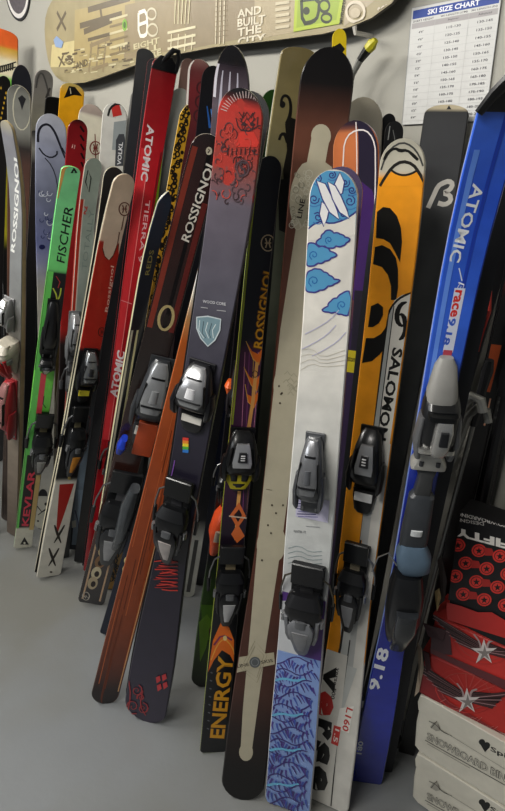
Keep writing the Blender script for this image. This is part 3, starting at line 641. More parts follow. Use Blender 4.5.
q = PB(s.fr); q.loft([(Y(470), 4 * k, .018, .023, -6 * k), (Y(477), 3 * k, .018, .022, -5 * k)], D2, 10, 2.4); q.loft([(Y(470), 4 * k, .018, .023, 6 * k), (Y(477), 3 * k, .018, .022, 5 * k)], D2, 10, 2.4); q.loft([(Y(480), 7 * k, .012, .02), (Y(488), 5 * k, .006, .014)], D2, 10, 2.6); q.obj('pad_inset', o)
heel(s, 543, 618, 32, lever='#1b1c1e', H=.05, plate='#a89a7c')
s.mate('flame_mate', 'black ski strapped back to back behind the flame lettered ski', base='#111214', side='#2b2e33', dx=.010)
s = SKIS['flame_mate']

# ---- red to charcoal wide ski with a shield
s = Ski('skull', 'wide ski fading from red drawing at the tip to charcoal, with a silver shield', (251, 90), (143, 721), wt=43, wm=30, wb=41, dt=.3, yaw=20, th=.015, tip='round',
        stops=[(85, '#232326'), (98, '#2c2628'), (108, '#c8443c'), (150, '#b0483f'), (175, '#8a5450'), (205, '#6d6670'), (300, '#5c5a64'), (400, '#3c3a46'), (480, '#252230'), (560, '#1d1a28'), (724, '#2a2138')], tail='round', side='#1a1a1e', curl=.05, speck=('#b8453c', 26, .53, 100, 205))
for i in range(21):                          # sunburst of pale rays round the tip
    a = math.radians(200 + i * 7); s.line([(246 + 20 * math.cos(a), 118 + 20 * math.sin(a)), (246 + 27 * math.cos(a), 118 + 27 * math.sin(a))], .8, '#c9b8b4')
DK = '#4a3638'
s.poly([(234, 143), (240, 132), (254, 132), (260, 143), (257, 147), (236, 147)], '#d2463c')
for y0 in (112, 118, 124): s.line([(239 + (y0 - 112) * .2, y0), (243, y0 + 6), (247, y0), (251, y0 + 6), (255, y0)], 1, DK)
s.line([(238, 126), (236, 118), (241, 122), (244, 112), (248, 120), (253, 113), (254, 121), (258, 117), (257, 127), (249, 131), (241, 130)], 1.3, DK, close=True); s.ell(244, 124, 2, 2, DK); s.ell(252, 124, 2, 2, DK)
random.seed(11)
for i in range(60):
    y = 128 + random.random() * 75; c = 247 - (y - 90) * .165; x = c + (random.random() - .5) * 40; r = 1.5 + random.random() * 3
    q0 = random.random() * 360; s.ell(x, y, r, r * 1.3, (DK, '#5a4a4e', '#c8564c')[i % 3], n=7, ring=.9, a0=q0, a1=q0 + 120 + random.random() * 150)
for i in range(9): s.line([(228 + i * 4.4, 148), (227.5 + i * 4.4, 155)], 1, DK)
s.ell(243, 168, 6, 8, '#6a5054', ring=1.4); s.line([(247, 163), (241, 162), (240, 167), (245, 170), (245, 175), (239, 176)], 1.8, '#54474c', smooth=1)
s.text('WOOD CORE', (203, 301), (226, 304), 3, '#d8d8da', .01); s.line([(201, 307), (208, 308)], .8, '#b8b8ba'); s.line([(217, 310), (226, 311)], .8, '#b8b8ba')
sh = [(197, 317), (208, 316), (221, 319), (220, 330), (215, 340), (208, 346), (201, 338), (197, 328)]
s.poly(sh, '#7f98a0'); s.line(sh, 1.3, '#c9d2d4', close=True)
for i in range(5): s.line([(200 + i * 4, 320 + i), (199 + i * 3.4, 330 + (i % 2) * 3), (204 + i * 2.4, 338)], .8, ('#d5dcdc', '#4a5a62')[i % 2])
for i, c in enumerate(('#d8453c', '#e6913a', '#e6d23e', '#5ab04a', '#3c7ec8')): s.poly([(183, 437 + i * 3), (189, 437.6 + i * 3), (188.6, 440.6 + i * 3), (182.6, 440 + i * 3)], c)
s.line([(175, 460), (173, 470), (171, 478)], 1, '#8a5ab0')
for i in range(15): y = 561 + i * 2; s.line([(154 + (i * 7) % 9, y), (164 + (i * 5) % 8, y - 1 + (i % 3)), (178, y + 1 - (i % 2) * 2)], 1.6, ('#c23c30', '#8e2a2a')[i % 2])
RD = '#9c2f34'
for cx, cy, r in ((137, 690, 6), (133, 706, 8), (143, 708, 6), (141, 697, 4)):
    s.line([(cx + r * (1 - i / 15) * math.cos(i * .7 + cx), cy + r * (1 - i / 15) * math.sin(i * .7 + cx)) for i in range(14)], [1.8, 1.2, .7], RD)
s.line([(128, 712), (131, 695), (129, 680)], 1.4, RD, smooth=1); s.line([(146, 715), (140, 705), (143, 690)], 1.4, RD, smooth=1)
for dx, dy in ((0, 0), (6, -2), (1, 8), (7, 6)): s.poly([(156 + dx, 677 + dy), (160 + dx, 675 + dy), (161 + dx, 680 + dy), (157 + dx, 683 + dy)], '#c03a3e')
toe(s, 362, 405, 40, body='#1d1d20', plate='#a9aaac', pad='#e4e0d6', x=-1, style=1, H=.055, ink='#d2d2d4')
heel(s, 478, 556, 36, lever='#1c1c1f', x=-2, H=.055, cup='#c0b8b4', plate='#3a3a3e')
s.mate('skull_mate', 'black ski with fine silver edge lines right behind the charcoal shield ski', base='#0e0e10', side='#202024', edge='#c9cbd0', dx=.002, dy=-.06, curl=.02)

# ---- wood brown ski
s = Ski('wood', 'narrow orange-brown wood grain ski with a dark tail, left of the charcoal shield ski', (253, 118), (103, 704), wt=32, wm=27, wb=27, dt=.2, yaw=5, th=.016, tip='round',
        stops=[(110, '#5a5a66'), (225, '#6f7fa8'), (262, '#b9c4d8'), (300, '#cfc7b8'), (322, '#b88a5c'), (345, '#b4602a'), (440, '#a8522a'), (520, '#9c4a24'), (620, '#8a4424'), (665, '#6a3622'), (690, '#2a1c1a'), (708, '#1c1616')], tail='round', side='#8a6a48', curl=.04)
random.seed(2)
for i in range(26):
    u = -.9 + random.random() * 1.8; y = 350 + random.random() * 300; s.band(y, y + 40 + random.random() * 60, u, u + .05, ('#6a3018', '#c0683a', '#7a3a1c')[i % 3], u + .06, u + .12)
s.band(345, 690, .82, .9, '#d8a878')
s.finish()

# ---- dark maroon ski with lettering
s = Ski('maroon', 'glossy dark maroon ski with pale lettering and a cream marbled tail', (211, 137), (91, 606), wt=32, wm=28, wb=26, dt=.16, yaw=-6, th=.017, tip='round',
        stops=[(130, '#231a1c'), (150, '#2a1416'), (230, '#3a1a18'), (300, '#2a1818'), (380, '#2a2220'), (440, '#3a2420'), (520, '#4a2a22'), (545, '#4a2a24'), (560, '#33211f'), (609, '#141213')], tail='square', side='#cfc9b4', curl=.04, rough=.2, coat=.6)
s.band(150, 330, -.9, -.55, '#8a3a2c'); s.band(150, 330, .1, .35, '#120c0e'); s.band(200, 330, .55, .9, '#6a2a26')
s.ell(209, 151, 3.2, 4.2, '#cfc6b0'); s.line([(208, 149), (210, 150), (208, 153)], 1, '#3a2a20')
s.text('ROSSIGNOL', (185, 241), (212, 160), 8.5, '#e4ded2', .02, .1)
s.ell(166, 318, 7, 12, '#b9a878', rot=12, ring=3); s.ell(166, 320, 3, 6, '#2a2420', rot=12)
for i, y in enumerate((551, 562, 573, 583)): s.ell(103.5 - i * 3.6, y, 5, 6.5, ('#c9b48c', '#8a6a4a', '#d0c4a4', '#b8a88a')[i], rot=20); s.ell(104 - i * 3.6, y + 1, 2.4, 3, '#2a1c18', rot=20)
s.band(545, 600, -.75, -.62, '#c8a888'); s.band(545, 600, .55, .68, '#c8a888'); s.ell(86, 596, 3.4, 4, '#b8b0a4', ring=1); s.text('R', (84.5, 597), (88, 596), 4, '#c8c0b4')
toe(s, 356, 412, 34, body='#3a3c3f', plate='#b4b6b8', pad='#e2ded4', x=9, style=1, H=.06, ink='#8c8e90')
q = PB(s.fr); k = depth(s.P(0, s.yrow(430))) / F; Y = s.yrow
q.box(2 * k, 22 * k, Y(450), Y(418), .002, .02, mat('#b4502c', .4)); q.obj('lifter_plate', s.getroot(), 'orange lifter plate')
heel(s, 470, 556, 38, lever='#2f3134', H=.065, x=4, cup='#b0b0b2', plate='#6a6a6c', body='#1a1b1d')
q = PB(s.fr); q.loft([(Y(470), 5 * k, .05, .1, 14 * k), (Y(486), 8 * k, .05, .11, 12 * k), (Y(515), 7 * k, .04, .11, 12 * k), (Y(534), 4 * k, .03, .07, 10 * k)], mat('#54585c', .25, .4, coat=.4), 12, 2.6); q.obj('heel_cup', s.getroot())

q = PB(s.fr); q.loft([(Y(434), 3 * k, .01, .05, -8 * k), (Y(440), 5 * k, .01, .06, -9 * k), (Y(448), 3 * k, .01, .045, -10 * k)], mat('#2744b8', .3, coat=.4), 12, 3); q.obj('brake_lever', s.getroot(), 'blue brake lever')

# ---- red racing ski
s = Ski('atomic_red', 'glossy red racing ski with white lettering twice and a black curled tip guard', (165, 60), (91, 572), wt=25, wm=16, wb=15, dt=.2, yaw=-4, vtip=.97, th=.018, tip='slant',
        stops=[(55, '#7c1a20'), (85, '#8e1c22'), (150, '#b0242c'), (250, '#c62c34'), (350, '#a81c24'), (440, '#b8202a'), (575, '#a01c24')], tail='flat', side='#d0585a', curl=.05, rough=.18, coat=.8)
s.band(150, 440, -.9, -.2, '#d83a40'); s.band(150, 440, -.2, -.12, '#f08a88'); s.band(150, 440, .75, .9, '#7a141c')  # lit face, highlight line and shaded side of the ridge, painted as bands
s.text('ATOMIC', (151, 125), (144, 181), 7.5, '#e8dcdc', .03, .1); s.text('TIERRA 9', (148, 200), (140, 262), 4.5, '#e0b4b4', .01)
s.line([(120, 300), (132, 304)], .7, '#e8a0a0'); s.text('ATOMIC', (113.5, 397), (121.5, 351), 8, '#f0e6e6', .04, .2)
R = s.getroot(); q = PB(s.fr); yy = s.L; h0 = s.h(yy); m = mat('#121214', .35)
q.loft([(yy - .03, .036, -.012, .004), (yy - .012, .03, -.012, .006), (yy + .004, .016, -.012, .006)], m, 12, 4)
q.tube([(-.014, yy - .018, .0), (.0, yy + .004, .004), (.014, yy + .022, .006), (.026, yy + .022, .006), (.032, yy + .004, .004), (.03, yy - .025, .0)], [.005, .006, .007, .007, .006, .006], m); q.obj('tip_guard', R)
toe(s, 366, 402, 15, plate='#c8c8c6', body='#a8a8a8', x=10, style=1, H=.05)
heel(s, 440, 486, 20, x=6, H=.06, brake=True, cup='#2c4ac0')
s.finish()
m = s.mate('atomic_red_mate', 'dark ski strapped back to back behind the red racing ski', base='#26262a', side='#c0302f', dy=-.03, dx=.0)

# ---- beige and red ski with X marks
s = Ski('bandit', 'beige and red ski whose white tail carries a red wedge and two black X marks', (123.5, 174), (49, 578), wt=22, wm=20, wb=23, dt=.18, yaw=-26, th=.019, tip='round',
        stops=[(170, '#c2ad98'), (225, '#c8b4a0'), (244, '#c4ad9a'), (246, '#a02a20'), (350, '#b02c20'), (353, '#1a1a1c'), (480, '#1a1a1c'), (484, '#d8d4c8'), (582, '#dad7cc')], tail='flat', side='#cfc8b0', base='#2a2a2a', curl=.035)
logo_r(s, 124.5, 209, 6.5, '#5a2a22')
s.line([(124, 216), (121, 232), (119, 250)], [.7, 1.2, 2], '#5a3a30')
for lobe in ([(104, 240), (119, 232), (117, 244), (113, 255), (109, 260), (105, 256), (103, 248)], [(120, 232), (131, 226), (129, 246), (126, 257), (123, 261), (120, 255), (119, 244)]):
    s.line(lobe[1:], 1.8, '#4a2a22', smooth=1); s.poly(lobe, '#c2ab98')
s.text('Rossignol', (107, 312), (113, 266), 4.4, '#d8b4a4', .01, .2); logo_r(s, 102, 332, 4.4, '#3a1a18')
s.band(484, 535, -.55, .75, '#b02a22', -.02, .04)
for x, y in ((58.5, 534), (53, 557)):
    for a in (-1, 1): s.line([(x - 5 * a + 1, y - 9), (x - a, y), (x + 3.5 * a - 1, y + 9)], [1.2, 2.8, .8], '#2c2620', smooth=1)
s.ell(51, 572, 1.4, 1, '#4a4238')
for i in range(10): y = 415 + i * 7; s.ell(80 - i * 1.2, y, 1.6, 2, '#a8925a', n=7)
toe(s, 349, 382, 20, plate='#8f9294', style=1, H=.05, pad='#d8cc3a')
heel(s, 405, 470, 20, H=.06, cup='#e2982c')
m = s.mate('bandit_mate', 'black and cream edged ski back to back left of the beige and red ski', base='#1c1b1a', side='#d5cdb2', gap=.008, dy=-.01)

# ---- pale green ski
s = Ski('fischer', 'bright green ski with black lettering and white tail showing a black triangle emblem', (71, 165), (23, 549), wt=19, wm=19, wb=17, dt=.2, yaw=-14, th=.018, tip='slant',
        stops=[(160, '#86d29a'), (230, '#84df92'), (273, '#7cdc80'), (275, '#161718'), (372, '#161718'), (373, '#7ad653'), (412, '#74cc52'), (414, '#161718'), (456, '#161718'), (458, '#161718'), (528, '#161718'), (530, '#dbd9c8'), (552, '#d9d7c6')], tail='flat', side='#7fdc62', base='#2a2a2a', curl=.03)
s.band(166, 200, -.95, -.55, '#e0a860', -.95, -.85); s.band(272, 455, -1, -.35, '#74d468'); s.band(455, 528, -1, -.72, '#74d468')
s.text('FISCHER', (60.5, 262), (69, 206), 8, '#15201a', .005, .2)
s.star(74, 171, 4, '#15201a', n=3, r2=.5); s.ell(74, 172, .9, 1, '#74c48a')
s.line([(53, 288), (57, 296), (56, 303), (60, 296), (61, 288)], 1.4, '#b8c44a', smooth=1); s.line([(56, 276), (60, 282), (58, 288)], 1, '#a83a3a')
s.band(373, 414, -.35, .2, '#d8505c'); s.line([(44, 396), (43, 404), (46, 408)], .8, '#2a2a2a')
s.band(455, 530, .45, .97, '#cdb377')
s.text('KEVLAR', (25, 526), (32, 470), 6.5, '#e0445a', .03, .15)
s.star(24.5, 542, 5, '#1a1a1a', n=3, r2=.5); s.ell(24.5, 543, 1.1, 1.2, '#dbd9c8')
toe(s, 300, 345, 16, H=.05, plate=None); heel(s, 350, 371, 15, H=.04, brake=False, track=False, cup='#c8c8c8')
heel(s, 412, 468, 22, H=.07, lever='#3a3b3c', x=5, cup='#a8a8a4')
s.finish()

# ---- grey-green ski
s = Ski('k2', 'pale grey-green ski with a diamond outline on its tip and silver bindings', (91, 158), M=(79, 325), db=.38, wt=17, wm=14, wb=14, dt=.13, yaw=-12, th=.017, tip='round',
        stops=[(155, '#a9b5a8'), (250, '#a8b4aa'), (340, '#a4ada4'), (420, '#6a6c6a'), (560, '#4a4c4c')], tail='flat', side='#c8503c', base='#1a1a1a', curl=.04)
s.line([(88, 170), (91, 178), (89, 192), (85.5, 182)], 1.1, '#20241f', close=True); s.text('K2', (83.5, 214), (85.5, 206), 4.6, '#d0443a', .03)
s.text('TOTALLY', (84, 270), (92, 210), 5, '#8c9a92', -.005); s.band(200, 330, -1, -.6, '#c0402e'); s.band(200, 330, -.6, -.45, '#ddd8cc')
toe(s, 312, 352, 17, body='#7e8082', plate='#c8cacc', style=1, H=.06, x=-5); heel(s, 360, 405, 17, body='#77797b', lever='#8e9092', H=.06, x=-3, cup='#c89a94')
s.finish()

# ---- blue-grey ski with the scrolls
s = Ski('scroll', 'blue-grey ski with a thin black scroll on its broad tip and a pale drawn tail', (52, 114), (43, 529), wt=29, wm=17, wb=18, dt=.14, yaw=8, th=.016, tip='round', tail='round',
        stops=[(112, '#aeb0b8'), (150, '#9a9eb0'), (200, '#6f7488'), (245, '#6a7096'), (262, '#8c90ac'), (290, '#b4b2a8'), (400, '#b9b6a8'), (470, '#b0b0aa'), (532, '#cfcdbd')], side='#2c2c30', curl=.05, vtip=.88)
KK = '#22222c'
s.line([(38, 142), (38, 132), (42, 125), (49, 124), (55, 132), (60, 145), (65, 158)], [2.4, 2, 2.2, 1.6], KK, smooth=2); s.line([(39, 148), (44, 155), (51, 158), (57, 155), (57, 151)], 1.4, KK, smooth=1); s.line([(45, 158), (52, 166), (57, 180), (58, 200)], .9, KK, smooth=1)
s.line([(62, 148), (66, 154)], 1.6, KK)
random.seed(4)
for i in range(16):
    x, y = 39 + random.random() * 12, 188 + random.random() * 60; r = 1.6 + random.random() * 2; s.line([(x + r * math.cos(j), y + r * math.sin(j)) for j in range(5)], .7, ('#c8ccd6', '#3a4068')[i % 2], smooth=1)
s.ell(42, 247, 3, 2.4, '#1c2050')
s.ell(43, 496, 4.6, 7, '#2a2a2c', a0=180, a1=360); s.line([(37, 506), (42, 512), (49, 508)], 1, '#2a2a2c'); s.line([(38, 515), (48, 507)], .9, '#2a2a2c'); s.ell(46, 504, 1.6, 1.6, '#2a2a2c'); s.ell(38, 521, 1, 1, '#2a2a2c')
s.finish()

# ---- silver ski far left
s = Ski('silver', 'narrow silver ski with white lettering and tan edges, red bindings clamped on it', (18, 122), (12, 536), wt=11, wm=11, wb=9, dt=.2, yaw=38, th=.026, tip='round',
        stops=[(120, '#b4ae98'), (140, '#8c8c92'), (200, '#9c9ea0'), (300, '#8e8f8e'), (390, '#a09484'), (530, '#6e6054')], side='#bfae86', base='#7a6a50', curl=.05)
s.text('ROSSIGNOL', (12.5, 252), (15.5, 152), 5, '#e8e8e4', .03)
toe(s, 300, 325, 18, body='#8a8a8a', plate='#c4c4c2', style=1, x=-6, H=.06)
heel(s, 322, 372, 24, body='#b8b2a4', lever='#c02a30', H=.1, x=0, track=False, brake=False, cup='#d84a4c'); toe(s, 380, 425, 20, body='#a8343a', plate='#c89490', style=1, H=.08, x=-2)
s.finish()
s = Ski('oval', 'grey ski with a rounded oval-framed tip and dark emblem, brown wood lower half', (22, 83), (8, 521), wt=22, wm=13, wb=13, dt=.12, yaw=12, th=.016, tip='round', tail='round',
        stops=[(80, '#6a6a64'), (95, '#8c8c84'), (130, '#96968e'), (148, '#3a3432'), (165, '#5a4038'), (260, '#6e4a38'), (350, '#3a302c'), (430, '#5c4c44'), (523, '#54463e')], side='#c8bfa4', curl=.05)
s.ell(22, 108, 9, 22, '#cfcbb6', ring=1.1); s.poly([(18, 98), (22, 95), (26, 99), (24, 104), (22, 110), (20, 103)], '#26262a')
for i in range(4): s.line([(4 + i * 2.4, 440), (3.6 + i * 2.2, 515)], .7, '#3a302c')
s.finish()
# ================================================================== SKIS SEEN ONLY IN PART
def simple(key, label, T, stops, art=None, **kw):
    s = Ski(key, label, T, stops=stops, **kw)
    if art: art(s)
    s.finish(); return s
def art(s):
    s.band(108, 118, -.6, .1, '#c8c4bc'); s.poly([(111, 106), (119, 103), (122, 115), (113, 117)], '#c43a34'); s.line([(108, 116), (110, 108), (117, 103), (126, 106), (131, 113)], 2, '#20201f', smooth=1)
    s.poly([(114, 122), (128, 120), (127, 150), (112, 150)], '#9aa0a0'); s.poly([(116, 140), (119, 134), (124, 134), (126, 140), (124, 166), (115, 166)], '#4a4c50'); s.text('VOLKL', (119, 165), (121, 142), 4, '#dcdcdc', .03); s.text('VOLKL', (129, 168), (130.5, 144), 3, '#4a4a4a', .02)
    s.band(528, 553, -1, 1, '#3a3e46'); s.band(490, 545, -.7, .6, '#9db2c4'); s.line([(75, 510), (79, 525), (77, 545)], 1, '#4a4a70', smooth=1); s.poly([(72, 521), (76, 520), (76, 527), (72, 528)], '#e6e6da')
simple('volkl_grey', 'white ski with a red patch and grey oval on its tip, pale blue tail', (117, 105), [(100, '#d6d4cc'), (200, '#c8c6be'), (260, '#4a4c50'), (440, '#2a2c30'), (480, '#8ea2b4'), (553, '#6a7480')], art, B=(78, 551), wt=24, wm=16, wb=18, dt=.13, yaw=5, tip='round', side='#2a2c30')
def art(s): logo_r(s, 95.5, 148, 6.5, '#7a2a24'); s.line([(95, 134), (96, 170)], .9, '#7a3a30')
simple('white_emblem', 'cream white ski tip with one small round maroon badge', (95, 106), [(100, '#b8a89c'), (116, '#a89a90'), (119, '#d8d2be'), (250, '#c8c0ac'), (560, '#3a3836')], art, M=(80, 250), db=.3, wt=25, wm=16, wb=16, dt=.1, yaw=5, side='#2a2826')
def art(s):
    s.poly([(64, 98), (69, 86), (75, 87), (82, 96), (74, 95)], '#17140f'); s.line([(70, 88), (71, 94)], .8, '#c8c0a0')
simple('yellow', 'amber yellow ski tip with a black pointed cap', (73, 85), [(82, '#b8a868'), (96, '#d8a01c'), (130, '#d69a1a'), (200, '#5a4a20'), (550, '#26241f')], art, M=(62, 230), db=.3, wt=23, wm=15, wb=15, dt=.08, yaw=5, tip='slant', side='#4a3c20')
def art(s):
    for i in range(5): s.line([(80 + i * .3, 126 + i * 9), (84, 132 + i * 9)], 1.8, '#1c1416')
    s.text('II', (75, 147), (72, 146), 4, '#d8a8a0')
simple('red_dark', 'red ski tip with black scalloped right edge, below the yellow tip', (76, 121), [(118, '#2a1416'), (128, '#8a1c22'), (180, '#a8262c'), (330, '#a82a26'), (345, '#26201f'), (560, '#1c1a1a')], art, M=(70, 290), db=.33, wt=19, wm=14, wb=14, dt=.12, yaw=-5, side='#3a2022')
simple('dark_navy', 'dark navy pointed ski tip above the oval-framed tip', (22, 64), [(60, '#26262c'), (150, '#1c1e28'), (540, '#16161a')], None, M=(21, 200), db=.3, wt=19, wm=13, wb=13, dt=.08, yaw=10, tip='ogive', side='#8a8a84')
def art(s): s.line([(36, 88), (38, 76), (42, 72), (46, 82), (49, 96)], 1.6, '#5c5a58', smooth=1); s.line([(46, 98), (50, 88)], 2, '#4a4644')
simple('grey_tip', 'brownish grey ski tip with a darker hairpin outline', (42, 68), [(66, '#7a7876'), (90, '#908c86'), (120, '#9c9888'), (200, '#4a4846'), (540, '#222')] and [(66, '#7a7876'), (90, '#908c86'), (120, '#9c9888'), (200, '#4a4846'), (540, '#222224')], art, M=(36, 230), db=.27, wt=18, wm=13, wb=13, dt=.08, yaw=-8, side='#a8a498')
simple('black_tip', 'blunt black ski tip behind the blue-grey scroll ski', (55, 97), [(95, '#161514'), (540, '#141414')], None, M=(47, 260), db=.24, wt=20, wm=14, wb=14, dt=.07, yaw=0, tip='square')
simple('chain_black', 'black ski squeezed between the oval-framed tip and the scroll ski', (34, 132), [(128, '#2c2a2a'), (150, '#9a9890'), (165, '#3a3636'), (300, '#1a1a1c'), (525, '#151517')], None, M=(30, 330), db=.36, wt=12, wm=11, wb=11, dt=.1, yaw=0)
simple('grey_hook', 'slim grey ski with a rounded loop-like tip, left of the red racing ski', (138, 91), [(88, '#5c5e60'), (96, '#a8a8a4'), (170, '#8a8a88'), (560, '#2a2a2c')], lambda s: s.line([(133.5, 130), (133.5, 102), (136, 96), (140, 96), (143, 102), (143, 130)], 2, '#4a4c4e', smooth=1), M=(118, 240), db=.24, wt=13, wm=12, wb=12, dt=.08, yaw=0, side='#3a3a3c')
def leo(s):
    random.seed(9)
    for i in range(190):
        y = 105 + i * 2.6; yy = s.yrow(y)
        if yy < .05: break
        px, py = project(s.P((random.random() - .5) * 1.5 * s.hw(yy), yy)); r = 1.7 + random.random() * .9
        s.ell(px, py, r, r * 1.2, '#1a130c', n=7, ring=1.5 if i % 3 else 0)
simple('leopard', 'yellow and black leopard spotted ski', (186, 103), [(100, '#5a4010'), (112, '#d8a82a'), (230, '#cf9c2c'), (330, '#3a2f1a'), (500, '#caa060'), (600, '#c89a50')], leo, M=(110, 590), db=.37, wt=11, wm=11, wb=14, dt=.14, yaw=0, tip='point', side='#e8d8a0', coat=0)
simple('dark_left', 'dark charcoal ski tip rising just left of the red racing ski tip', (148, 53), [(50, '#3a3a3a'), (130, '#26262a'), (570, '#161618')], None, M=(134, 160), db=.3, wt=17, wm=14, wb=14, dt=.12, yaw=5, tip='slant', side='#6a6a68')
simple('lime', 'lime green ski between the red racing ski and the spotted ski', (174, 108), [(104, '#2c2a1a'), (130, '#26281c'), (139, '#8a9a24'), (200, '#7e9420'), (260, '#3a4a18'), (580, '#1c1e16')], None, M=(158, 230), db=.24, wt=17, wm=14, wb=14, dt=.08, yaw=0, side='#d8d8cc')
simple('pearl', 'pearl grey ski tip standing behind the spotted ski', (182, 90), [(88, '#a8aaa2'), (135, '#8c8e88'), (200, '#3a3a38'), (580, '#1e1e1e')], None, M=(165, 230), db=.2, wt=21, wm=14, wb=14, dt=.06, yaw=0, curl=.02)
def art(s):
    s.text('REDS', (147, 275), (152, 250), 4.5, '#a89a58', .01)
    for u, c in ((-.9, '#d8d2ba'), (-.15, '#cfc89c')): s.band(330, 500, u, u + .28, c)
simple('navy', 'navy blue ski with curved tip and cream stripes, beside the red racing ski', (162, 184), [(180, '#2a3040'), (200, '#3c4a60'), (260, '#30343e'), (330, '#24262c'), (600, '#17181c')], art, B=(96, 585), wt=14, wm=15, wb=14, dt=.22, yaw=-15, tip='point', side='#cfc8a4')
def art(s):
    for i in range(9): s.ell(126 - i * 1.6, 560 + i * 8.6, 2, 3.4, '#d8c48a', n=8, rot=15)
simple('scallop', 'dark navy ski tail edged with cream blobs, left of the wood grain ski', (266, 108), [(140, '#1c1e28'), (560, '#1a2030'), (643, '#141a2c')], art, B=(109, 638), wt=22, wm=20, wb=19, dt=.1, yaw=0)
simple('rose', 'dusky brown ski tip with white right edge, right of the curled tip guard', (188, 61), [(58, '#6a544c'), (80, '#7c625a'), (120, '#8a766e'), (180, '#3a302e'), (600, '#1c1a1a')], lambda s: s.band(64, 190, .7, .95, '#e2ddd4'), M=(172, 200), db=.2, wt=14, wm=13, wb=13, dt=.07, yaw=-5, side='#e2ddd4')
def art(s):
    for i in range(3): s.ell(202 - i * 1.5, 88 + i * 14, 5, 6, '#3a1418', ring=1.6)
    s.band(62, 150, -.95, -.78, '#d8d0c8')
simple('garnet', 'garnet red ski tip with pale left edge, left of the blue streaked black tip', (206, 62), [(58, '#7a5a54'), (74, '#5c2a2a'), (95, '#6a2024'), (130, '#561a1e'), (200, '#2a1416'), (620, '#161414')], art, M=(188, 215), db=.25, wt=24, wm=17, wb=17, dt=.09, yaw=5, tip='round')
def art(s):
    for i in range(3): s.line([(207 + i * 4, 106 + i * 3), (210 + i * 4, 128 + i * 2)], [1, 2.6], ('#2a5a9a', '#4a86c8', '#2c62a8')[i])
simple('blue_streak', 'black ski tip with blue streaks, left of the red drawing', (215, 70), [(66, '#141214'), (130, '#16161c'), (640, '#121214')], art, M=(198, 215), db=.3, wt=22, wm=17, wb=17, dt=.14, yaw=0)
def art(s):
    for u in (-.55, -.1, .35): s.band(72, 115, u, u + .06, '#b8b4c0', u - .1, u + .1)
    s.band(66, 100, -.95, -.8, '#d8d4dc')
simple('black_point', 'tall black pointed ski tip behind the red drawing', (239, 49), [(46, '#17161a'), (66, '#141216'), (72, '#3a3038'), (110, '#6a6068'), (200, '#26242a'), (660, '#141416')], art, M=(222, 200), db=.27, wt=35, wm=20, wb=20, dt=.1, yaw=5, tip='ogive', coat=.6, rough=.2)
def art(s):
    s.band(605, 640, -1, .4, '#5a8a1e', -.4, .6); s.poly([(199, 622), (207, 614), (212, 622), (206, 648), (200, 662)], '#7aa82c'); s.ell(214, 632, 5, 8, '#5a3a2a')
s = Ski('moss', 'black and moss green ski with orange binding parts, left of the flame lettered ski', (272, 92), B=(203, 687), wt=22, wm=17, wb=25, dt=.17, yaw=0, th=.016, tail='round',
        stops=[(88, '#2a4a1c'), (110, '#24481e'), (170, '#1c2c18'), (300, '#141418'), (560, '#151518'), (600, '#3a5a1c'), (650, '#3c5a1e'), (690, '#141512')], side='#1a1a1c'); art(s)
toe(s, 362, 405, 20, body='#2a2628', plate='#b8bcc0', style=1, H=.05)
q = PB(s.fr); k = depth(s.P(0, s.yrow(385))) / F; Y = s.yrow
for sg in (-1, 1): q.loft([(Y(379), 2 * k, .0, .03, sg * 9 * k), (Y(384), 5 * k, .0, .04, sg * 9 * k), (Y(392), 3 * k, .0, .03, sg * 8 * k)], mat('#e0682a', .4), 10, 2.6)
q.obj('binding_wing', s.getroot(), 'orange binding wing')
heel(s, 455, 505, 22, lever='#1c1c1e', H=.05, cup='#9a9a9a')
q = PB(s.fr); q.loft([(Y(500), 4 * k, .0, .06, 2 * k), (Y(508), 9 * k, .0, .085, -2 * k), (Y(522), 11 * k, .0, .09, -4 * k), (Y(535), 8 * k, .0, .07, -4 * k), (Y(548), 4 * k, .0, .04, -7 * k)], mat('#e2592a', .4), 14, 2.6); o = q.obj('heel_cup', s.getroot(), 'orange heel cup')
q = PB(s.fr); q.loft([(Y(514), 4 * k, .085, .096, -5 * k), (Y(523), 4 * k, .085, .096, -6 * k)], mat('#b8a898', .4), 12, 2); q.obj('cup_badge', o)
s.finish()
simple('silver_tail', 'thin silver-white ski tail between the charcoal ski and the moss green ski', (262, 140), [(130, '#1a1a1c'), (520, '#1a1a1e'), (540, '#c8c8c0'), (594, '#b4b4aa')], lambda s: s.band(540, 592, -.3, .3, '#4a4a48'), M=(191, 575), db=.17, wt=12, wm=11, wb=13, dt=.09, yaw=0, tail='round')
simple('blue_strip', 'dark indigo ski deep between the charcoal ski and the flame ski', (276, 118), [(110, '#23304a'), (300, '#15161c'), (420, '#1e2c5a'), (520, '#1c2440'), (620, '#131318')], None, M=(229, 420), db=.06, wt=18, wm=16, wb=16, dt=.09, yaw=0, tip='round')
def art(s):
    Kk = '#1c1915'
    s.line([(282, 106), (281, 100), (284, 95), (289, 97), (291, 106), (290, 116), (287, 124)], [3.5, 2.4, 2.6, 3.4, 5], Kk, smooth=2); s.ell(282.5, 104.5, 2.8, 3.4, Kk)
    s.poly([(285, 124), (290, 117), (297, 120), (300, 140), (297, 165), (290, 178), (284, 185), (283, 170), (287, 150)], Kk)
    s.line([(279, 140), (281, 134), (285, 134), (288, 142)], [2.4, 3, 5], Kk, smooth=1); s.line([(277, 200), (290, 186), (300, 165)], 2, '#8a8468')
    s.poly([(279, 230), (278, 180), (290, 178), (296, 230), (290, 235)], '#2c2c2c'); s.band(236, 330, -1, -.75, '#8a9080')
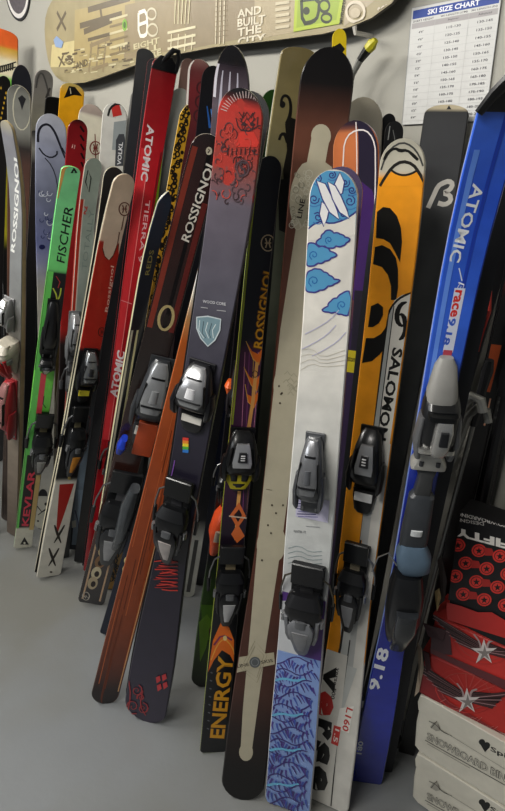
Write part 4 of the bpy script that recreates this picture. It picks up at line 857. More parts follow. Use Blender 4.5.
simple('olive', 'olive ski tip with black curling scrolls, left of the widest brown ski', (295, 54), [(50, '#7a6e4a'), (110, '#857a54'), (150, '#7a7252'), (235, '#767a68'), (330, '#6c7060'), (760, '#2a2a26')], art, M=(258, 400), db=.33, wt=37, wm=30, wb=30, dt=.15, yaw=0, tip='square', side='#c8c4b0', curl=.04, coat=0)
def art(s):
    s.poly([(354, 110), (358, 128), (357, 240), (380, 240), (392, 130), (380, 105)], '#2b2438'); s.poly([(357, 180), (362, 182), (372, 190), (384, 220), (374, 300), (352, 300)], '#4a2a6c')
    s.line([(342, 230), (343, 150), (347, 136), (356, 130), (366, 130), (373, 138), (376, 152), (374, 230), (360, 380)], 1.3, '#e4dcd8', smooth=1); s.line([(356, 122), (357, 170), (354, 240)], 1.1, '#e8e0dc')
    s.band(290, 360, .1, 1, '#2a2432'); s.band(350, 372, -.1, .98, '#bfae2a'); s.text('custom', (344, 358), (356, 360), 5, '#2a2416', .02)
simple('plum', 'orange and plum ski with thin white outlines behind the white cloud ski', (362, 124), [(118, '#2c2436'), (128, '#4a3038'), (134, '#c87a4c'), (230, '#b8683e'), (330, '#3a2a4a'), (780, '#1c1822')], art, M=(346, 400), db=.3, wt=45, wm=34, wb=34, dt=.2, yaw=8, tip='round', side='#b8aac4', curl=.04)
simple('grey_round', 'plain grey rounded ski tip above the orange and plum tip', (363, 100), [(96, '#9a9484'), (130, '#a49e90'), (170, '#87827a'), (300, '#26242a'), (780, '#19181c')], None, M=(352, 330), db=.22, wt=40, wm=32, wb=30, dt=.1, yaw=5, tip='round', side='#5a5850', curl=.03)
simple('small_black', 'small black ski tip peeking out right of the plain grey tip', (388, 114), [(110, '#232324'), (760, '#141414')], None, M=(372, 300), db=.16, wt=14, wm=14, wb=14, dt=.07, yaw=0, curl=.02)
simple('small_black_b', 'small black ski tip with grey stripes just left of the matt black ski', (395, 122), [(118, '#1a1a1a'), (760, '#121212')], lambda s: (s.line([(390, 126), (388, 140)], 1, '#8a8a88'), s.line([(393, 130), (395, 140)], .8, '#6a6a68')), M=(378, 300), db=.2, wt=18, wm=14, wb=14, dt=.1, yaw=0, curl=.02)
def art(s):
    s.poly([(333, 47), (340, 43), (345, 49), (342, 53), (336, 52)], '#1a1814'); s.line([(333, 46), (333, 58)], 1.2, '#1a1814')
simple('yellow_thin', 'narrow yellow ski tip with a black chevron above the brown ski', (337, 34), [(30, '#d8c020'), (70, '#d2b41c'), (120, '#8a7a1c'), (760, '#2a2a1c')], art, M=(338, 90), db=.2, wt=14, wm=13, wb=13, dt=.1, yaw=0, curl=.03)
s = Ski('curl_thin', 'slender grey ski whose black and yellow tip curls out to the right', (349, 84), M=(330, 330), db=.15, wt=7, wm=8, wb=8, dt=.06, yaw=0, stops=[(80, '#8a8a86'), (760, '#2a2a2a')], curl=.0, tip='flat')
a = [on_wall(x, y, .065) for x, y in ((349, 88), (353, 74), (360, 60), (368, 49), (376, 40))]
q = PB(); q.tube(a[:3], [.006, .006, .008], mat('#8e8e88', .4)); q.tube(a[2:4], [.008, .011], mat('#191916', .4)); q.tube([a[3], (a[3] + a[4]) / 2, a[4]], [.011, .012, .006], mat('#b9b22c', .4)); q.obj('curled_tip', s.getroot()); s.finish()

# ---- far left
def art(s):
    for i in range(7): s.poly([(2 + i * 2 - 2, 66 - i * .4), (3.6 + i * 2 - 2, 65 - i * .4), (3.4 + i * 2 - 2, 72 - i * .4), (2 + i * 2 - 2, 73 - i * .4)], '#1f1c18')
    s.line([(0, 67), (16, 62)], 1, '#1f1c18'); s.line([(0, 72), (16, 67)], 1, '#1f1c18')
simple('sunset', 'orange, cream and green snowboard tip at the left edge under the round sign', (2, 29), [(26, '#d8642a'), (45, '#d8682c'), (48, '#c8a040'), (54, '#d0b070'), (60, '#d8d0b4'), (75, '#d6cdb0'), (77, '#7ab84c'), (83, '#6cb048'), (86, '#1c1a22'), (180, '#22222a'), (184, '#c8c8c4'), (202, '#c8c6c0'), (204, '#b8482c'), (226, '#a8402a'), (228, '#151416'), (520, '#141416')], art, M=(-3, 250), db=.3, wt=32, wm=27, wb=28, dt=.13, yaw=0, tip='square', cat='snowboard', name='snowboard', tail='round', side='#2a2824', curl=.03)
simple('gold_fleck', 'black ski tip with small gold flecks in front of the orange tipped snowboard', (3, 80), [(76, '#151312'), (540, '#161515')], lambda s: [s.ell(1 + (i * 5) % 6, 88 + i * 5, .9, 1.6, '#b8962c', n=7) for i in range(9)], M=(-2, 250), db=.42, wt=12, wm=11, wb=11, dt=.22, yaw=5)
simple('yellow_edge', 'lemon yellow narrow ski leaning at the left edge of the rack', (4, 150), [(145, '#1c1a16'), (158, '#b8b02c'), (235, '#b0a82c'), (250, '#1a1a18'), (530, '#161615')], None, M=(6, 260), db=.46, wt=7, wm=6, wb=6, dt=.2, yaw=0, side='#e0e0d8')
# ---- far right
s = Ski('right_black', 'black ski with grey coiled binding parts right of the blue racing ski', (516, 170), M=(440, 450), db=.07, wt=30, wm=22, wb=22, dt=.1, yaw=0, stops=[(160, '#1a1a1c'), (700, '#121214')], curl=.03)
toe(s, 345, 392, 24, body='#1c1d1f', plate='#4c4e52', x=-6, style=1, H=.05); heel(s, 420, 480, 24, H=.06, arm='#9a9a98')
q = PB(s.fr); Y = s.yrow; k = depth(s.P(0, Y(370))) / F
q.tube([(-12 * k + 3 * k * math.cos(i * .9), Y(350) - i * .004, .05 + .012 * math.sin(i * .9)) for i in range(30)], .0025, mat('#7c7e82', .3, .8)); q.obj('coil_spring', s.getroot()); s.finish()
def art(s):
    random.seed(6)
    for i in range(22): y = 395 + i * 3.8; s.ell(485 - (y - 400) * .22 + (i % 3) * 2 - 4, y, .9, 1.2, '#c8c8c4', n=7)
simple('speckled', 'black ski with a column of white specks near the right edge', (538, 170), [(160, '#1a1a1c'), (700, '#131315')], art, M=(478, 440), db=.06, wt=22, wm=17, wb=17, dt=.08, yaw=0)
def art(s): s.band(345, 392, -.9, .3, '#b8562a', -.7, .2); s.band(398, 425, .3, .5, '#d8a080')
simple('copper', 'dark ski with a copper orange section at the right edge', (532, 200), [(190, '#5a1a1c'), (240, '#8a2422'), (300, '#1c1a1a'), (700, '#151414')], art, M=(490, 385), db=.05, wt=17, wm=16, wb=16, dt=.08, yaw=0)
simple('glitter', 'grey glittery ski standing at the right edge above the cartons', (548, 200), [(190, '#6a6a6c'), (300, '#7c7a7a'), (420, '#8a8886'), (440, '#1c1c1e'), (700, '#1a1a1c')], None, M=(505, 390), db=.05, wt=20, wm=17, wb=17, dt=.05, yaw=0, speck=('#c8c4c0', 90, .55, 200, 430))
# ---- poles
POLES = {}
def pole(label, T, M, db, dt, shaft='#9a9a98', grip='#17171a', strap=None, hook=False, band=None, r=.007):
    if label in OVR: dt, db, _ = OVR[label]
    Tp = on_wall(T[0], T[1], dt); sl = (M[0] - T[0]) / (M[1] - T[1]); lo, hi = M[1], 1500
    for _ in range(50):
        y = (lo + hi) / 2
        if wall_dist(on_floor(T[0] + sl * (y - T[1]), y)) < db: lo = y
        else: hi = y
    B = on_floor(T[0] + sl * (lo - T[1]), lo); a = (Tp - B).normalized(); L = (Tp - B).length
    root = empty('ski_pole', B); tag(root, label, 'ski pole', 'ski poles beside the cartons'); POLES[label] = (dict(T=T, M=M, db=db, dt=dt), root, B.copy(), a, L)
    P = lambda t: B + a * t
    q = PB(); q.tube([P(.03), P(.3), P(L - .13)], [r * .7, r * .9, r], mat(shaft, .3, .6 if shaft != '#1a1a1c' else .1))
    if band: q.tube([P(band[0]), P(band[1])], r * 1.25, mat('#d8d4cc', .4)); q.tube([P((band[0] + band[1]) / 2), P((band[0] + band[1]) / 2 + .03)], r * 1.4, mat('#b8332e', .4))
    q.obj('shaft', root)
    q = PB(); q.tube([P(.0005), P(.04)], [.002, r * .7], mat('#c0c0c0', .3, .8)); q.obj('pole_tip', root)
    q = PB(); q.tube([P(.07), P(.075), P(.085), P(.09)], [.012, .03, .026, .012], mat('#1a1a1c', .5), 16); q.obj('basket', root)
    q = PB()
    if hook:
        q.tube([P(L - .14), P(L - .03), P(L - .005) + TAN * -.012, P(L - .008) + TAN * -.03, P(L - .03) + TAN * -.04], r * 1.3, mat(shaft, .3, .5))
    else: q.tube([P(L - .14), P(L - .1), P(L - .06), P(L - .02), P(L)], [r * 1.6, r * 2, r * 1.7, r * 2.3, r * 1.5], mat(grip, .6))
    q.obj('grip', root)
    if strap:
        q = PB(); c = P(L - .02); dn = V((0, 0, -1)); sd = -TAN * .1 + V((0, 0, 0))
        pts = [c + NRM * .015, c + dn * .06 + TAN * .012 + NRM * .04, c + dn * .13 + TAN * .02 + NRM * .05, c + dn * .175 + TAN * .02 + NRM * .05, c + dn * .18 - TAN * .012 + NRM * .045, c + dn * .11 - TAN * .02 + NRM * .04, c + dn * .03 + NRM * .02]
        vs, fs = [], []
        for i, p in enumerate(pts): vs += [p + TAN * .014, p - TAN * .014, p - TAN * .014 + NRM * .002, p + TAN * .014 + NRM * .002]
        for i in range(len(pts) - 1):
            for k in range(4): fs.append((i * 4 + k, i * 4 + (k + 1) % 4, i * 4 + 4 + (k + 1) % 4, i * 4 + 4 + k))
        q.put(vs, fs, mat('#2c1614', .7))
        for e in (0.014, -.014): q.tube([p + TAN * e for p in pts], .003, mat(strap, .6))
        q.obj('wrist_strap', root)
pole('black ski pole with a red-edged wrist strap loop', (495, 228), (452, 400), .08, .14, '#1a1a1c', strap='#c23a2e')
pole('grey ski pole with bent top, nearest to the blue racing ski', (467, 392), (434, 497), .1, .15, '#a2a29e', hook=True)
pole('thin grey pole with bent top, middle of the three grey poles', (473, 403), (440, 497), .1, .14, '#8c8c88', hook=True, r=.006)
pole('dull grey pole with straight dark grip, rightmost of the grey poles', (490, 360), (457, 487), .08, .1, '#7a7a78', r=.005)
pole('black pole with a white lower section and red band', (520, 330), (487, 490), .06, .07, '#1a1a1c', band=(.55, .82), r=.011)

for k in list(SKIS):
    if not SKIS[k].done: SKIS[k].finish()

# ================================================================== CARTONS
A = math.radians(49.7); C0 = on_floor(409, 799)
def carton(label, bl, top, z0, ang, width, dpt, col, name='carton', drop=0.0, group='cartons stacked at the right', lid=.4, inset=0.0):
    a = math.radians(ang); X = V((math.sin(a), -math.cos(a), 0)); N = V((-math.cos(a), -math.sin(a), 0))
    pl = V((-math.cos(A), -math.sin(A), 0)); O = on_plane(bl[0], bl[1], C0, pl); O.z = z0
    z1 = on_plane(top[0], top[1], C0, pl).z
    p = Panel(O, X, V((0, 0, 1)), N); p.w, p.hh = width, z1 - z0; p.clamp = lambda x, y: (max(.002, min(width - .002, x)), max(.002, min(z1 - z0 - .002, y)))
    root = empty(name, O); tag(root, label, 'box', group); H = z1 - z0
    fr = lambda x, y, h: O + X * x + V((0, 0, 1)) * h - N * y
    q = PB(fr); m = mat(col, .55, var=.05)
    q.box(.003, width - .003, .002, dpt - .002, .0005, H - .006, m, .03); p.body = q
    q2 = PB(fr); q2.box(0, width, 0, dpt, H * (1 - lid), H - .001, m, .03)
    p.fin = (root, q, q2, z1); return p
def flap(p, pts, c, out=.006):                # a torn, lifted strip of card on the left edge
    L = []
    for i, (x, y) in enumerate(pts):
        q = on_plane(x, y, p.O, p.N); L.append(q + p.N * (out * (1 + .8 * math.sin(i * 2.1))))
    n = len(L); vs = L + [q - p.N * .0025 for q in L]; root = p.fin[0]
    mesh_obj('torn_flap', [v - root.location for v in vs], [tuple(range(n))[::-1], tuple(range(n, 2 * n))] + [(i, (i + 1) % n, n + (i + 1) % n, n + i) for i in range(n)], [mat(c, .7, var=.15)], None, root, False)
def fin(p):
    root, q, q2, z1 = p.fin
    q.obj('carton_body', root); q2.obj('lid', root)
    mesh_obj('printed_face', [v[0] - root.location for v in p.vs], p.fs, p.mats, p.fm, root, False); return z1
WH, INK = '#d6d2c4', '#34322e'
def white_art(p, y):
    d = (0, y)
    p.poly([(430, 727 + y), (434, 722 + y), (438, 724 + y), (440, 730 + y), (436, 731 + y)], '#a8a498'); p.line([(429, 721 + y), (437, 725 + y), (441, 731 + y), (452, 736 + y)], .8, INK, smooth=1); p.line([(431, 728 + y), (437, 721 + y), (440, 729 + y)], .6, INK)
    p.line([(440, 729 + y), (505, 769 + y)], .5, '#8a867a')
    p.text('SNOWBOARD BINDINGS', (427, 735.5 + y), (538, 796 + y), 9.5, INK, .035); p.text('SNOWBOARD BINDINGS', (427.4, 735.7 + y), (538, 796.2 + y), 8.2, WH, -.002)
    p.line([(425, 740 + y), (505, 785 + y)], .9, INK); p.line([(427, 743.5 + y), (470, 768 + y)], .6, '#7a766a')
    p.ell(482, 742 + y, 3.2, 3, '#222220', rot=20); p.ell(487, 745 + y, 3.2, 3, '#222220', rot=20); p.poly([(479, 742 + y), (490, 747 + y), (485, 752 + y)], '#222220')
    p.text('Spice', (490.5, 749 + y), (520, 763 + y), 8, '#222220', .02)
p = carton('white snowboard binding box on the floor, bottom of the stack', (409, 799), (413, 750), 0, 49.7, .27, .11, WH, lid=.3); white_art(p, 60); z = fin(p)
p = carton('white snowboard binding box under the crushed red box', (411, 748), (417, 692), z, 49.7, .27, .11, WH, lid=.3); white_art(p, 0); z = fin(p)
def wings(p, cx, cy, k=1.25, sl=.35):
    D = '#2c1416'; G = '#a88284'
    for i in range(9): p.line([(cx + 10 * math.cos(math.radians(200 + i * 17)), cy - 4 + 8 * math.sin(math.radians(200 + i * 17))), (cx + 30 * math.cos(math.radians(200 + i * 17)), cy - 4 + 22 * math.sin(math.radians(200 + i * 17)))], 1.1, '#c8514a')
    p.ell(cx - 2, cy - 8, 24 * k, 17 * k, '#c23a34', ring=1.2, rot=15); p.ell(cx - 2, cy - 8, 20 * k, 14 * k, '#b8544c', ring=.7, rot=15)
    for sg in (-1, 1):
        for i in range(6):
            x1 = cx + sg * (46 - i * 4.5) * k; y1 = cy + (-24 + i * 4.6) * k + sg * sl * 18 * k; x0 = cx + sg * 4; y0 = cy + (-6 + i * 1.6)
            p.poly([(x0, y0 - 1.8), (x1, y1 - 3), (x1 - sg * 4, y1 + 3), (x0, y0 + 1.6)], (D, '#4a2c2e')[i % 2]); p.line([(x0, y0), (x1, y1)], .9, G)
        p.line([(cx + sg * 3, cy), (cx + sg * 4, cy - 8), (cx + sg * 10, cy - 13 + sg * 3)], 2, '#b09a98', smooth=1)
    p.star(cx, cy + 2, 11 * k, '#d8d0cc', .36); p.star(cx + .8, cy + 3.2, 7 * k, '#8c8480', .3)
p = carton('crushed red box with dark wings around a white star, directly above the white boxes', (417, 692), (427, 652), z, 54, .25, .10, '#c03832', lid=.02)
p.poly([(416, 690), (420, 660), (432, 668), (440, 690), (450, 702), (505, 735), (505, 760), (430, 710)], '#8a2629'); wings(p, 467, 699)
flap(p, [(418, 642), (423, 646), (424, 668), (420, 690), (416, 694), (419, 668)], '#b8a894'); flap(p, [(424, 650), (430, 652), (431, 668), (427, 672)], '#4a2a2c', .004)
for i in range(14): p.line([(440 + i * 4, 702 + i * 2.6), (446 + i * 4, 699 + (i * 7) % 9 + i * 2)], .5, '#c8807a')
z = fin(p)
p = carton('torn red box with a white star and grey wings, under the black and red box', (427, 654), (430, 612), z, 52, .24, .09, '#cc3e38', lid=.02)
p.poly([(425, 626), (440, 628), (450, 632), (452, 655), (430, 658)], '#54343a'); p.poly([(430, 648), (505, 680), (505, 690), (430, 658)], '#6a3438'); wings(p, 484, 650)
flap(p, [(424, 622), (434, 624), (446, 630), (444, 640), (430, 634)], '#5a4246')
for i in range(8): p.line([(470 + i * 2, 626 + (i % 3) * 2), (472 + i * 2, 632)], .5, '#d88a80')
z = fin(p)
p = carton('black box printed with rows of red circled stars, top of the carton stack', (446, 604), (454, 507), z, 50, .22, .06, '#1d1c1e', lid=.02)
p.poly([(449, 560), (454, 507), (530, 540), (530, 600), (448, 600)], '#1d1c1e')
p.text('SNOWBOARDING', (512, 527), (457, 513.5), 4.4, '#d8d4ce', .03); p.text('DESIGNS', (484, 524), (457, 519.5), 3.8, '#c8c4be', .02)
p.text('FIFTY', (512, 546), (454.5, 531), 10, '#e2ddd6', .05)
for r in range(5):
    for c in range(5):
        cx, cy = 458 + c * 21 + (r % 2) * 9 - r * 1.2, 545 + r * 15.5 + c * 5.5 + (r % 2) * 2.5
        if cy > 606 + c * 5: continue
        p.ell(cx, cy, 7.4, 6.6, '#cf3d35'); p.ell(cx, cy, 5.4, 4.8, '#54201f', ring=.8); p.star(cx, cy + .3, 3.8, '#231a1b', .42)
        if (r + c) % 2: p.poly([(cx + 5, cy - 3), (cx + 13, cy - 2), (cx + 16, cy + 5), (cx + 6, cy + 5)], '#a82e2a')
flap(p, [(438, 560), (443, 556), (447, 580), (445, 600), (438, 606), (441, 585)], '#3c3230', .004); flap(p, [(436, 590), (441, 586), (442, 600), (438, 610)], '#c0a878', .007)
p.poly([(446, 606), (447, 602), (462, 606), (478, 612), (492, 612), (512, 624), (512, 640), (446, 630)], '#b8332f')
fin(p)

# ================================================================== ON THE WALL
bd = .05; X, Z = -TAN, V((0, 0, 1))
p = Panel(wpt(1.69, bd, 2.02), X, Z, NRM)
prof = [(-.845, .0), (-.838, .05), (-.82, .085), (-.79, .112), (-.74, .134), (-.66, .148), (-.56, .153), (-.45, .148), (-.2, .13), (0, .125), (.2, .127), (.45, .14), (.6, .146), (.68, .143), (.74, .134), (.79, .115), (.82, .085), (.838, .05), (.845, .0)]
low = [(x, -w) for x, w in prof]; hi = [(x, w) for x, w in reversed(prof[1:-1])]; outl = low + hi
def hlim(x):
    for (a, b), (c, d) in zip(prof, prof[1:]):
        if a <= x <= c: return b + (d - b) * (x - a) / (c - a)
    return 0
def bcl(x, y):
    x = max(-.84, min(.84, x)); w = hlim(x) * .975; return x, max(-w, min(w, y))
p.clamp = bcl; p.cuts = []
BG, BR, LT = '#9c9170', '#6b604c', '#c4bb98'
p.vs.clear()
n = len(outl); vs = [p.P(x, y, 0) for x, y in outl] + [p.P(x, y, -.010) for x, y in outl]
fs = [tuple(range(n)), tuple(range(2 * n - 1, n - 1, -1))] + [(i, n + i, n + (i + 1) % n, (i + 1) % n) for i in range(n)]
bm_mats = [mat(BG, .4, var=.1, scale=12), mat('#4a4436', .5)]
fm = [0, 1] + [1] * n
def para(x, y, w, h, c): p.poly([(x, y), (x + w, y - w * .2), (x + w + h * -.02, y - w * .2 + h), (x - h * .02, y + h)], c)
for x, y, w, h, c in ((52, 45, 40, 30, '#c4b88a'), (75, 10, 60, 60, '#a8986c'), (125, 5, 60, 55, '#94866a'), (186, -10, 70, 60, '#8d8068'), (255, -15, 45, 55, '#a5987c'), (345, -15, 62, 50, '#a89c84')): para(x, y, w, h, c)
p.line([(57, 12), (66, 30)], 3.4, BR); p.line([(66, 12), (57, 30)], 3.4, BR)                        # big X
for x, y in ((80, 26), (88, 10)): p.line([(x, y), (x + 42, y - 12)], 5, BR)
p.line([(84, 32), (112, 20)], 5, BR); p.line([(100, 5), (103, 26)], 4, BR); p.line([(88, 40), (110, 34)], 3, BR)
for x in (92, 99, 106): p.line([(x, 42), (x - 3, 72)], 3.4, '#8c7d60')
p.line([(90, 46), (110, 38)], 3.4, '#8c7d60'); p.line([(92, 70), (108, 64)], 3, '#8c7d60')
p.text('X', (58, 62), (65, 60), 9, BR, .03); p.ell(69.5, 60, 4, 5, BR); p.line([(66, 57), (73, 63)], 1, LT); p.line([(66, 63), (73, 57)], 1, LT)
random.seed(21)
for i in range(70):                                                                                   # small lettering-like blocks
    x = 60 + random.random() * 76; y = 52 + random.random() * 26 - (x - 60) * .18; p.line([(x, y), (x + 2 + random.random() * 5, y - .9)], .8 + random.random(), (BR, LT, '#968a66')[i % 3])
p.text('AND', (76, 66), (88, 62), 6, BR, .02); p.text('THE', (118, 50), (130, 46), 7, '#6d6250', .02)
for i in range(6): p.line([(110, 20 + i * 7), (128, 15 + i * 7)], 2, (LT, '#847658')[i % 2])
p.ell(125, 25, 2.4, 6, '#7aa83c'); p.ell(125, 25, 1.4, 3.4, '#4a6a2c')
p.line([(139, 13), (147, 10), (148, 30), (146, 36), (139, 36), (139, 13)], 3.4, '#e4dfd0', smooth=1); p.line([(139, 25), (147, 22)], 3, '#e4dfd0'); p.ell(152, 14, 4.5, 5.5, '#c8c0a8', ring=1.8); p.ell(153, 30, 5, 6, '#c8c0a8', ring=1.8)
for k, t in enumerate(('EIGHT', 'ALL', 'HERE')): p.text(t, (134 + k * 3, 47 + k * 6), (160 + k, 40 + k * 6), 5, LT, .03)
for k in range(5): p.line([(176 + k * 3.6, -2), (175 + k * 3.4, 24)], 1.8, LT)
for k in range(3): p.line([(168, 33 + k * 8), (196, 27 + k * 8)], 2.2, '#cfc7a8')
for k in range(4): p.line([(172 + k * 7, 34), (171 + k * 7, 54)], 1.8, '#cfc7a8')
for k in range(3): p.line([(217 + k * 4, -4), (216 + k * 4, 44)], 2, '#c4baa0')
for k in range(8): p.line([(216, 2 + k * 5), (228, 0 + k * 5)], .8, '#8d8068')
for k, t in enumerate(('AND', 'BUILT', 'THE', 'CITY')): p.text(t, (238, 14 + k * 9.4), (262 + k % 2 * 4, 9.5 + k * 9.4), 7, '#cdc5b0', .03)
for k in range(5): p.line([(276, 4 + k * 6), (290, 2 + k * 6)], 2.6, '#bdb398')
p.poly([(296, -12), (346, -14), (340, 24), (294, 32)], '#a4b43c'); p.poly([(299, -10), (343, -14), (337, 20), (297, 28)], '#8fa236') 
p.line([(302, 0), (320, -2), (319, 16), (314, 22), (303, 24), (302, 0)], 4, '#2c3320', smooth=1); p.ell(307, 11, 3.4, 4, '#2c3320'); p.ell(325, 6, 5, 6, '#2c3320', ring=2.6); p.ell(327, 18, 5, 4.4, '#2c3320', ring=2.4)
p.text('MURGHAN', (341, 24), (346, -6), 4, '#4a4a34', .02); p.ell(356, 12, 9, 10, '#c8beaa', ring=3); p.ell(356, 13, 5, 5, '#b6aa92')
p.text('SCREENS', (378, 12), (404, 2), 7, '#c9c0ae', .03)
p.poly([(54, 40), (57, 36), (64, 42), (62, 48), (56, 47)], '#8ea4c4')
k0 = len(vs); vs += [v[0] for v in p.vs]; off = len(bm_mats); fs += [tuple(k0 + i for i in f) for f in p.fs]; fm += [off + k for k in p.fm]
o = mesh_obj('wall_snowboard', [v - p.O for v in vs], fs, bm_mats + p.mats, fm, None, False); o.location = p.O; o.name = 'hanging_snowboard'
tag(o, 'tan snowboard covered in brown lettering blocks, mounted high on the wall', 'snowboard')
for px, py in ((373, 25),):
    q = PB(); c = on_wall(px, py, 0); c.z -= .022
    q.tube([c, c + NRM * .06, c + NRM * .064 + Z * .012], .005, mat('#cfcbc2', .4)); q.box
    o = q.obj('wall_peg', None); tag(o, 'small pale peg under the end of the mounted snowboard nearest the chart', 'peg')

# size chart
z1, z0 = on_wall(412, 8, .004).z, on_wall(402, 125, .004).z
s1, s0 = on_wall(412, 8, .004).dot(TAN), on_wall(500, -4, .004).dot(TAN)
O = wpt(s1, .004, z0); Wc, Hc = s1 - s0 + .004, z1 - z0
p = Panel(O, X, Z, NRM)
p.add([(0, 0), (Wc, 0), (Wc, Hc), (0, Hc)], [(0, 1, 2, 3)], mat('#cbcbc8', .6, var=.02))
R_ = lambda a, b, c, d, m: p.add([(a * Wc, b * Hc), (c * Wc, b * Hc), (c * Wc, d * Hc), (a * Wc, d * Hc)], [(0, 1, 2, 3)], mat(m, .6, var=.02))
def tx(t, x0, x1, y, h, c, b=.0):
    vv, ff = text_mesh(t, b); p.add([(x0 * Wc + (x1 - x0) * Wc * u, (y - h / 2) * Hc + h * Hc * w) for u, w in vv], ff, mat(c, .6))
R_(.02, .905, .98, .975, '#3a5096'); tx('SKI SIZE CHART', .2, .78, .94, .042, '#e6e6ea', .03)
tx("SKIER'S HEIGHT", .03, .28, .885, .018, '#44464a', .01); tx('SKI LENGTH (CM)', .36, .66, .885, .018, '#44464a', .01); tx('SKI LENGTH (IN)', .7, .97, .885, .018, '#44464a', .01)
R_(.02, .825, .98, .87, '#a9a5a5'); tx('Beginner', .45, .57, .848, .018, '#4c4c50'); tx('Advanced', .78, .92, .848, .018, '#4c4c50')
HT = ("4'4\"", "4'6\"", "4'8\"", "4'10\"", "5'0\"", "5'2\"", "5'4\"", "5'6\"", "5'8\"", "5'10\"", "6'0\"", "6'2\"", "6'4\"")
for i in range(13):
    y = .79 - i * .0605; R_(.02, y - .031, .98, y - .0295, '#b9b9b8')
    tx(HT[i], .11, .17, y, .019, '#4a4b50', .01); a = 115 + i * 5
    tx('%d-%d' % (a, a + 15), .44, .6, y, .019, '#4a4b50', .01); tx('%d-%d' % (a + 15, a + 30), .78, .94, y, .019, '#4a4b50', .01)
for x in (.3, .68): R_(x, .02, x + .003, .87, '#c0c0be')
for a, b, c, d in ((0, 0, 1, .003), (0, .997, 1, 1), (0, 0, .004, 1), (.996, 0, 1, 1)): R_(a, b, c, d, '#8e9092')
o = mesh_obj('size_chart', [v[0] - O for v in p.vs], p.fs, p.mats, p.fm, None, False); o.location = O
tag(o, 'printed ski size chart with a blue heading taped to the white wall', 'chart')
# round sign, mostly above the frame
c = on_wall(16.5, -15, .006); rr = .125
p = Panel(c, X, Z, NRM); circ = lambda r: [(r * math.cos(math.radians(9 * i)), r * math.sin(math.radians(9 * i))) for i in range(40)]
p.add(circ(rr), [tuple(range(40))], mat('#26262a', .4)); p.add(circ(rr * .93), [tuple(range(40))], mat('#d8d4d0', .4)); p.add(circ(rr * .8), [tuple(range(40))], mat('#5a5458', .5, var=.2, scale=60))
q = PB(); b0 = c - NRM * .005
q.tube([b0, c], rr, mat('#26262a', .4), 40)
vs = [v[0] - c for v in p.vs]; k0 = len(vs); vs += [v - c for v in q.vs]; fs = list(p.fs) + [tuple(k0 + i for i in f) for f in q.fs]; fm = p.fm + [0] * len(q.fs)
o = mesh_obj('round_sign', vs, fs, p.mats, fm, None, False); o.location = c; tag(o, 'round dark sign with a white ring, high on the wall at its far end', 'sign')

# ================================================================== THE ROOM
def quad(name, pts, m, kind='structure'):
    o = mesh_obj(name, pts, [tuple(range(len(pts)))], [m], None, None, False); o['kind'] = kind; return o
def wallmat(name, c, rough, var, sc, sc2, bump=.05):
    m = mat(c, rough, var=var, scale=sc).copy(); m.name = name; nt = m.node_tree; b = nt.nodes['Principled BSDF']
    tc = nn(nt, 'ShaderNodeTexCoord'); n2 = nn(nt, 'ShaderNodeTexNoise'); n2.inputs['Scale'].default_value = sc2; n2.inputs['Detail'].default_value = 6
    nt.links.new(tc.outputs['Object'], n2.inputs['Vector']); bp = nn(nt, 'ShaderNodeBump'); bp.inputs['Strength'].default_value = bump; bp.inputs['Distance'].default_value = .004
    nt.links.new(n2.outputs['Fac'], bp.inputs['Height']); nt.links.new(bp.outputs[0], b.inputs['Normal']); return m
def warm_patches(m, warm, sc):                 # warmer tone mixed into the colour by noise
    nt = m.node_tree; b = nt.nodes['Principled BSDF']; src = b.inputs['Base Color'].links[0].from_socket
    tc = nn(nt, 'ShaderNodeTexCoord'); no = nn(nt, 'ShaderNodeTexNoise'); no.inputs['Scale'].default_value = sc; no.inputs['Detail'].default_value = 4
    nt.links.new(tc.outputs['Object'], no.inputs['Vector']); mr = nn(nt, 'ShaderNodeMapRange'); mr.inputs[1].default_value = .42; mr.inputs[2].default_value = .62; mr.inputs[4].default_value = .75
    nt.links.new(no.outputs['Fac'], mr.inputs[0]); mx = nn(nt, 'ShaderNodeMix', data_type='RGBA'); nt.links.new(mr.outputs[0], mx.inputs[0]); nt.links.new(src, mx.inputs[6]); mx.inputs[7].default_value = lin(warm)
    nt.links.new(mx.outputs[2], b.inputs['Base Color']); return m
S0, S1, D1, ZC = -1.6, 5.0, 4.2, 2.75
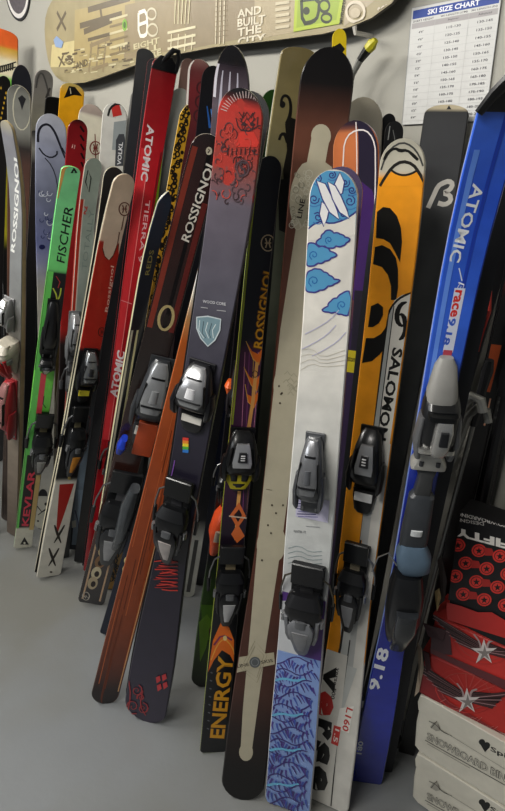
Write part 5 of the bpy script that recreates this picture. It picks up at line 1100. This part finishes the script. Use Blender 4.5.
quad('floor', [wpt(S0, -.05, 0), wpt(S0, D1, 0), wpt(S1, D1, 0), wpt(S1, -.05, 0)], warm_patches(wallmat('painted_concrete', '#86898b', .4, .06, 2.2, 60, .12), '#7d7c74', 1.3))
quad('wall_back', [wpt(S0, 0, 0), wpt(S1, 0, 0), wpt(S1, 0, ZC), wpt(S0, 0, ZC)], wallmat('painted_wall', '#a8a69d', .75, .04, 1.1, 120, .08))
quad('ceiling', [wpt(S0, 0, ZC), wpt(S1, 0, ZC), wpt(S1, D1, ZC), wpt(S0, D1, ZC)], wallmat('ceiling_paint', '#c8c6c0', .8, .02, 2, 80))
def area(s_, d_, z_, sx, sy, pw, tgt, col=(1, .97, .92)):
    l = bpy.data.lights.new('ceiling_lamp', 'AREA'); l.shape = 'RECTANGLE'; l.size, l.size_y = sx, sy; l.energy = pw; l.color = col
    o = bpy.data.objects.new('ceiling_lamp', l); COL.objects.link(o); o.location = wpt(s_, d_, z_)
    dv = (tgt - o.location).normalized(); o.rotation_euler = dv.to_track_quat('-Z', 'Y').to_euler()
area(2.3, 1.7, 2.7, 1.2, .25, 38, wpt(2.0, .3, .6)); area(.6, 1.9, 2.7, 1.2, .25, 34, wpt(.7, .2, .7)); area(3.9, 1.5, 2.7, 1.0, .3, 13, wpt(3.2, .2, .5))
area(1.2, 3.4, 2.6, 1.6, .6, 20, wpt(1.2, .2, .7), (.95, .97, 1))
w = bpy.data.worlds.new('room_air'); bpy.context.scene.world = w; w.use_nodes = True
bg = w.node_tree.nodes['Background']; bg.inputs[0].default_value = (.9, .95, 1, 1); bg.inputs[1].default_value = .10
cam = bpy.data.cameras.new('camera'); co = bpy.data.objects.new('camera', cam); COL.objects.link(co)
co.location = EYE; co.rotation_euler = (math.pi / 2 - TILT, 0, 0); cam.sensor_fit = 'HORIZONTAL'; cam.sensor_width = 36; cam.lens = 36 * F / W; cam.clip_start = .02
bpy.context.scene.camera = co
vs_ = bpy.context.scene.view_settings; vs_.view_transform = 'Standard'; vs_.look = 'None'; vs_.exposure = .32; vs_.gamma = .9
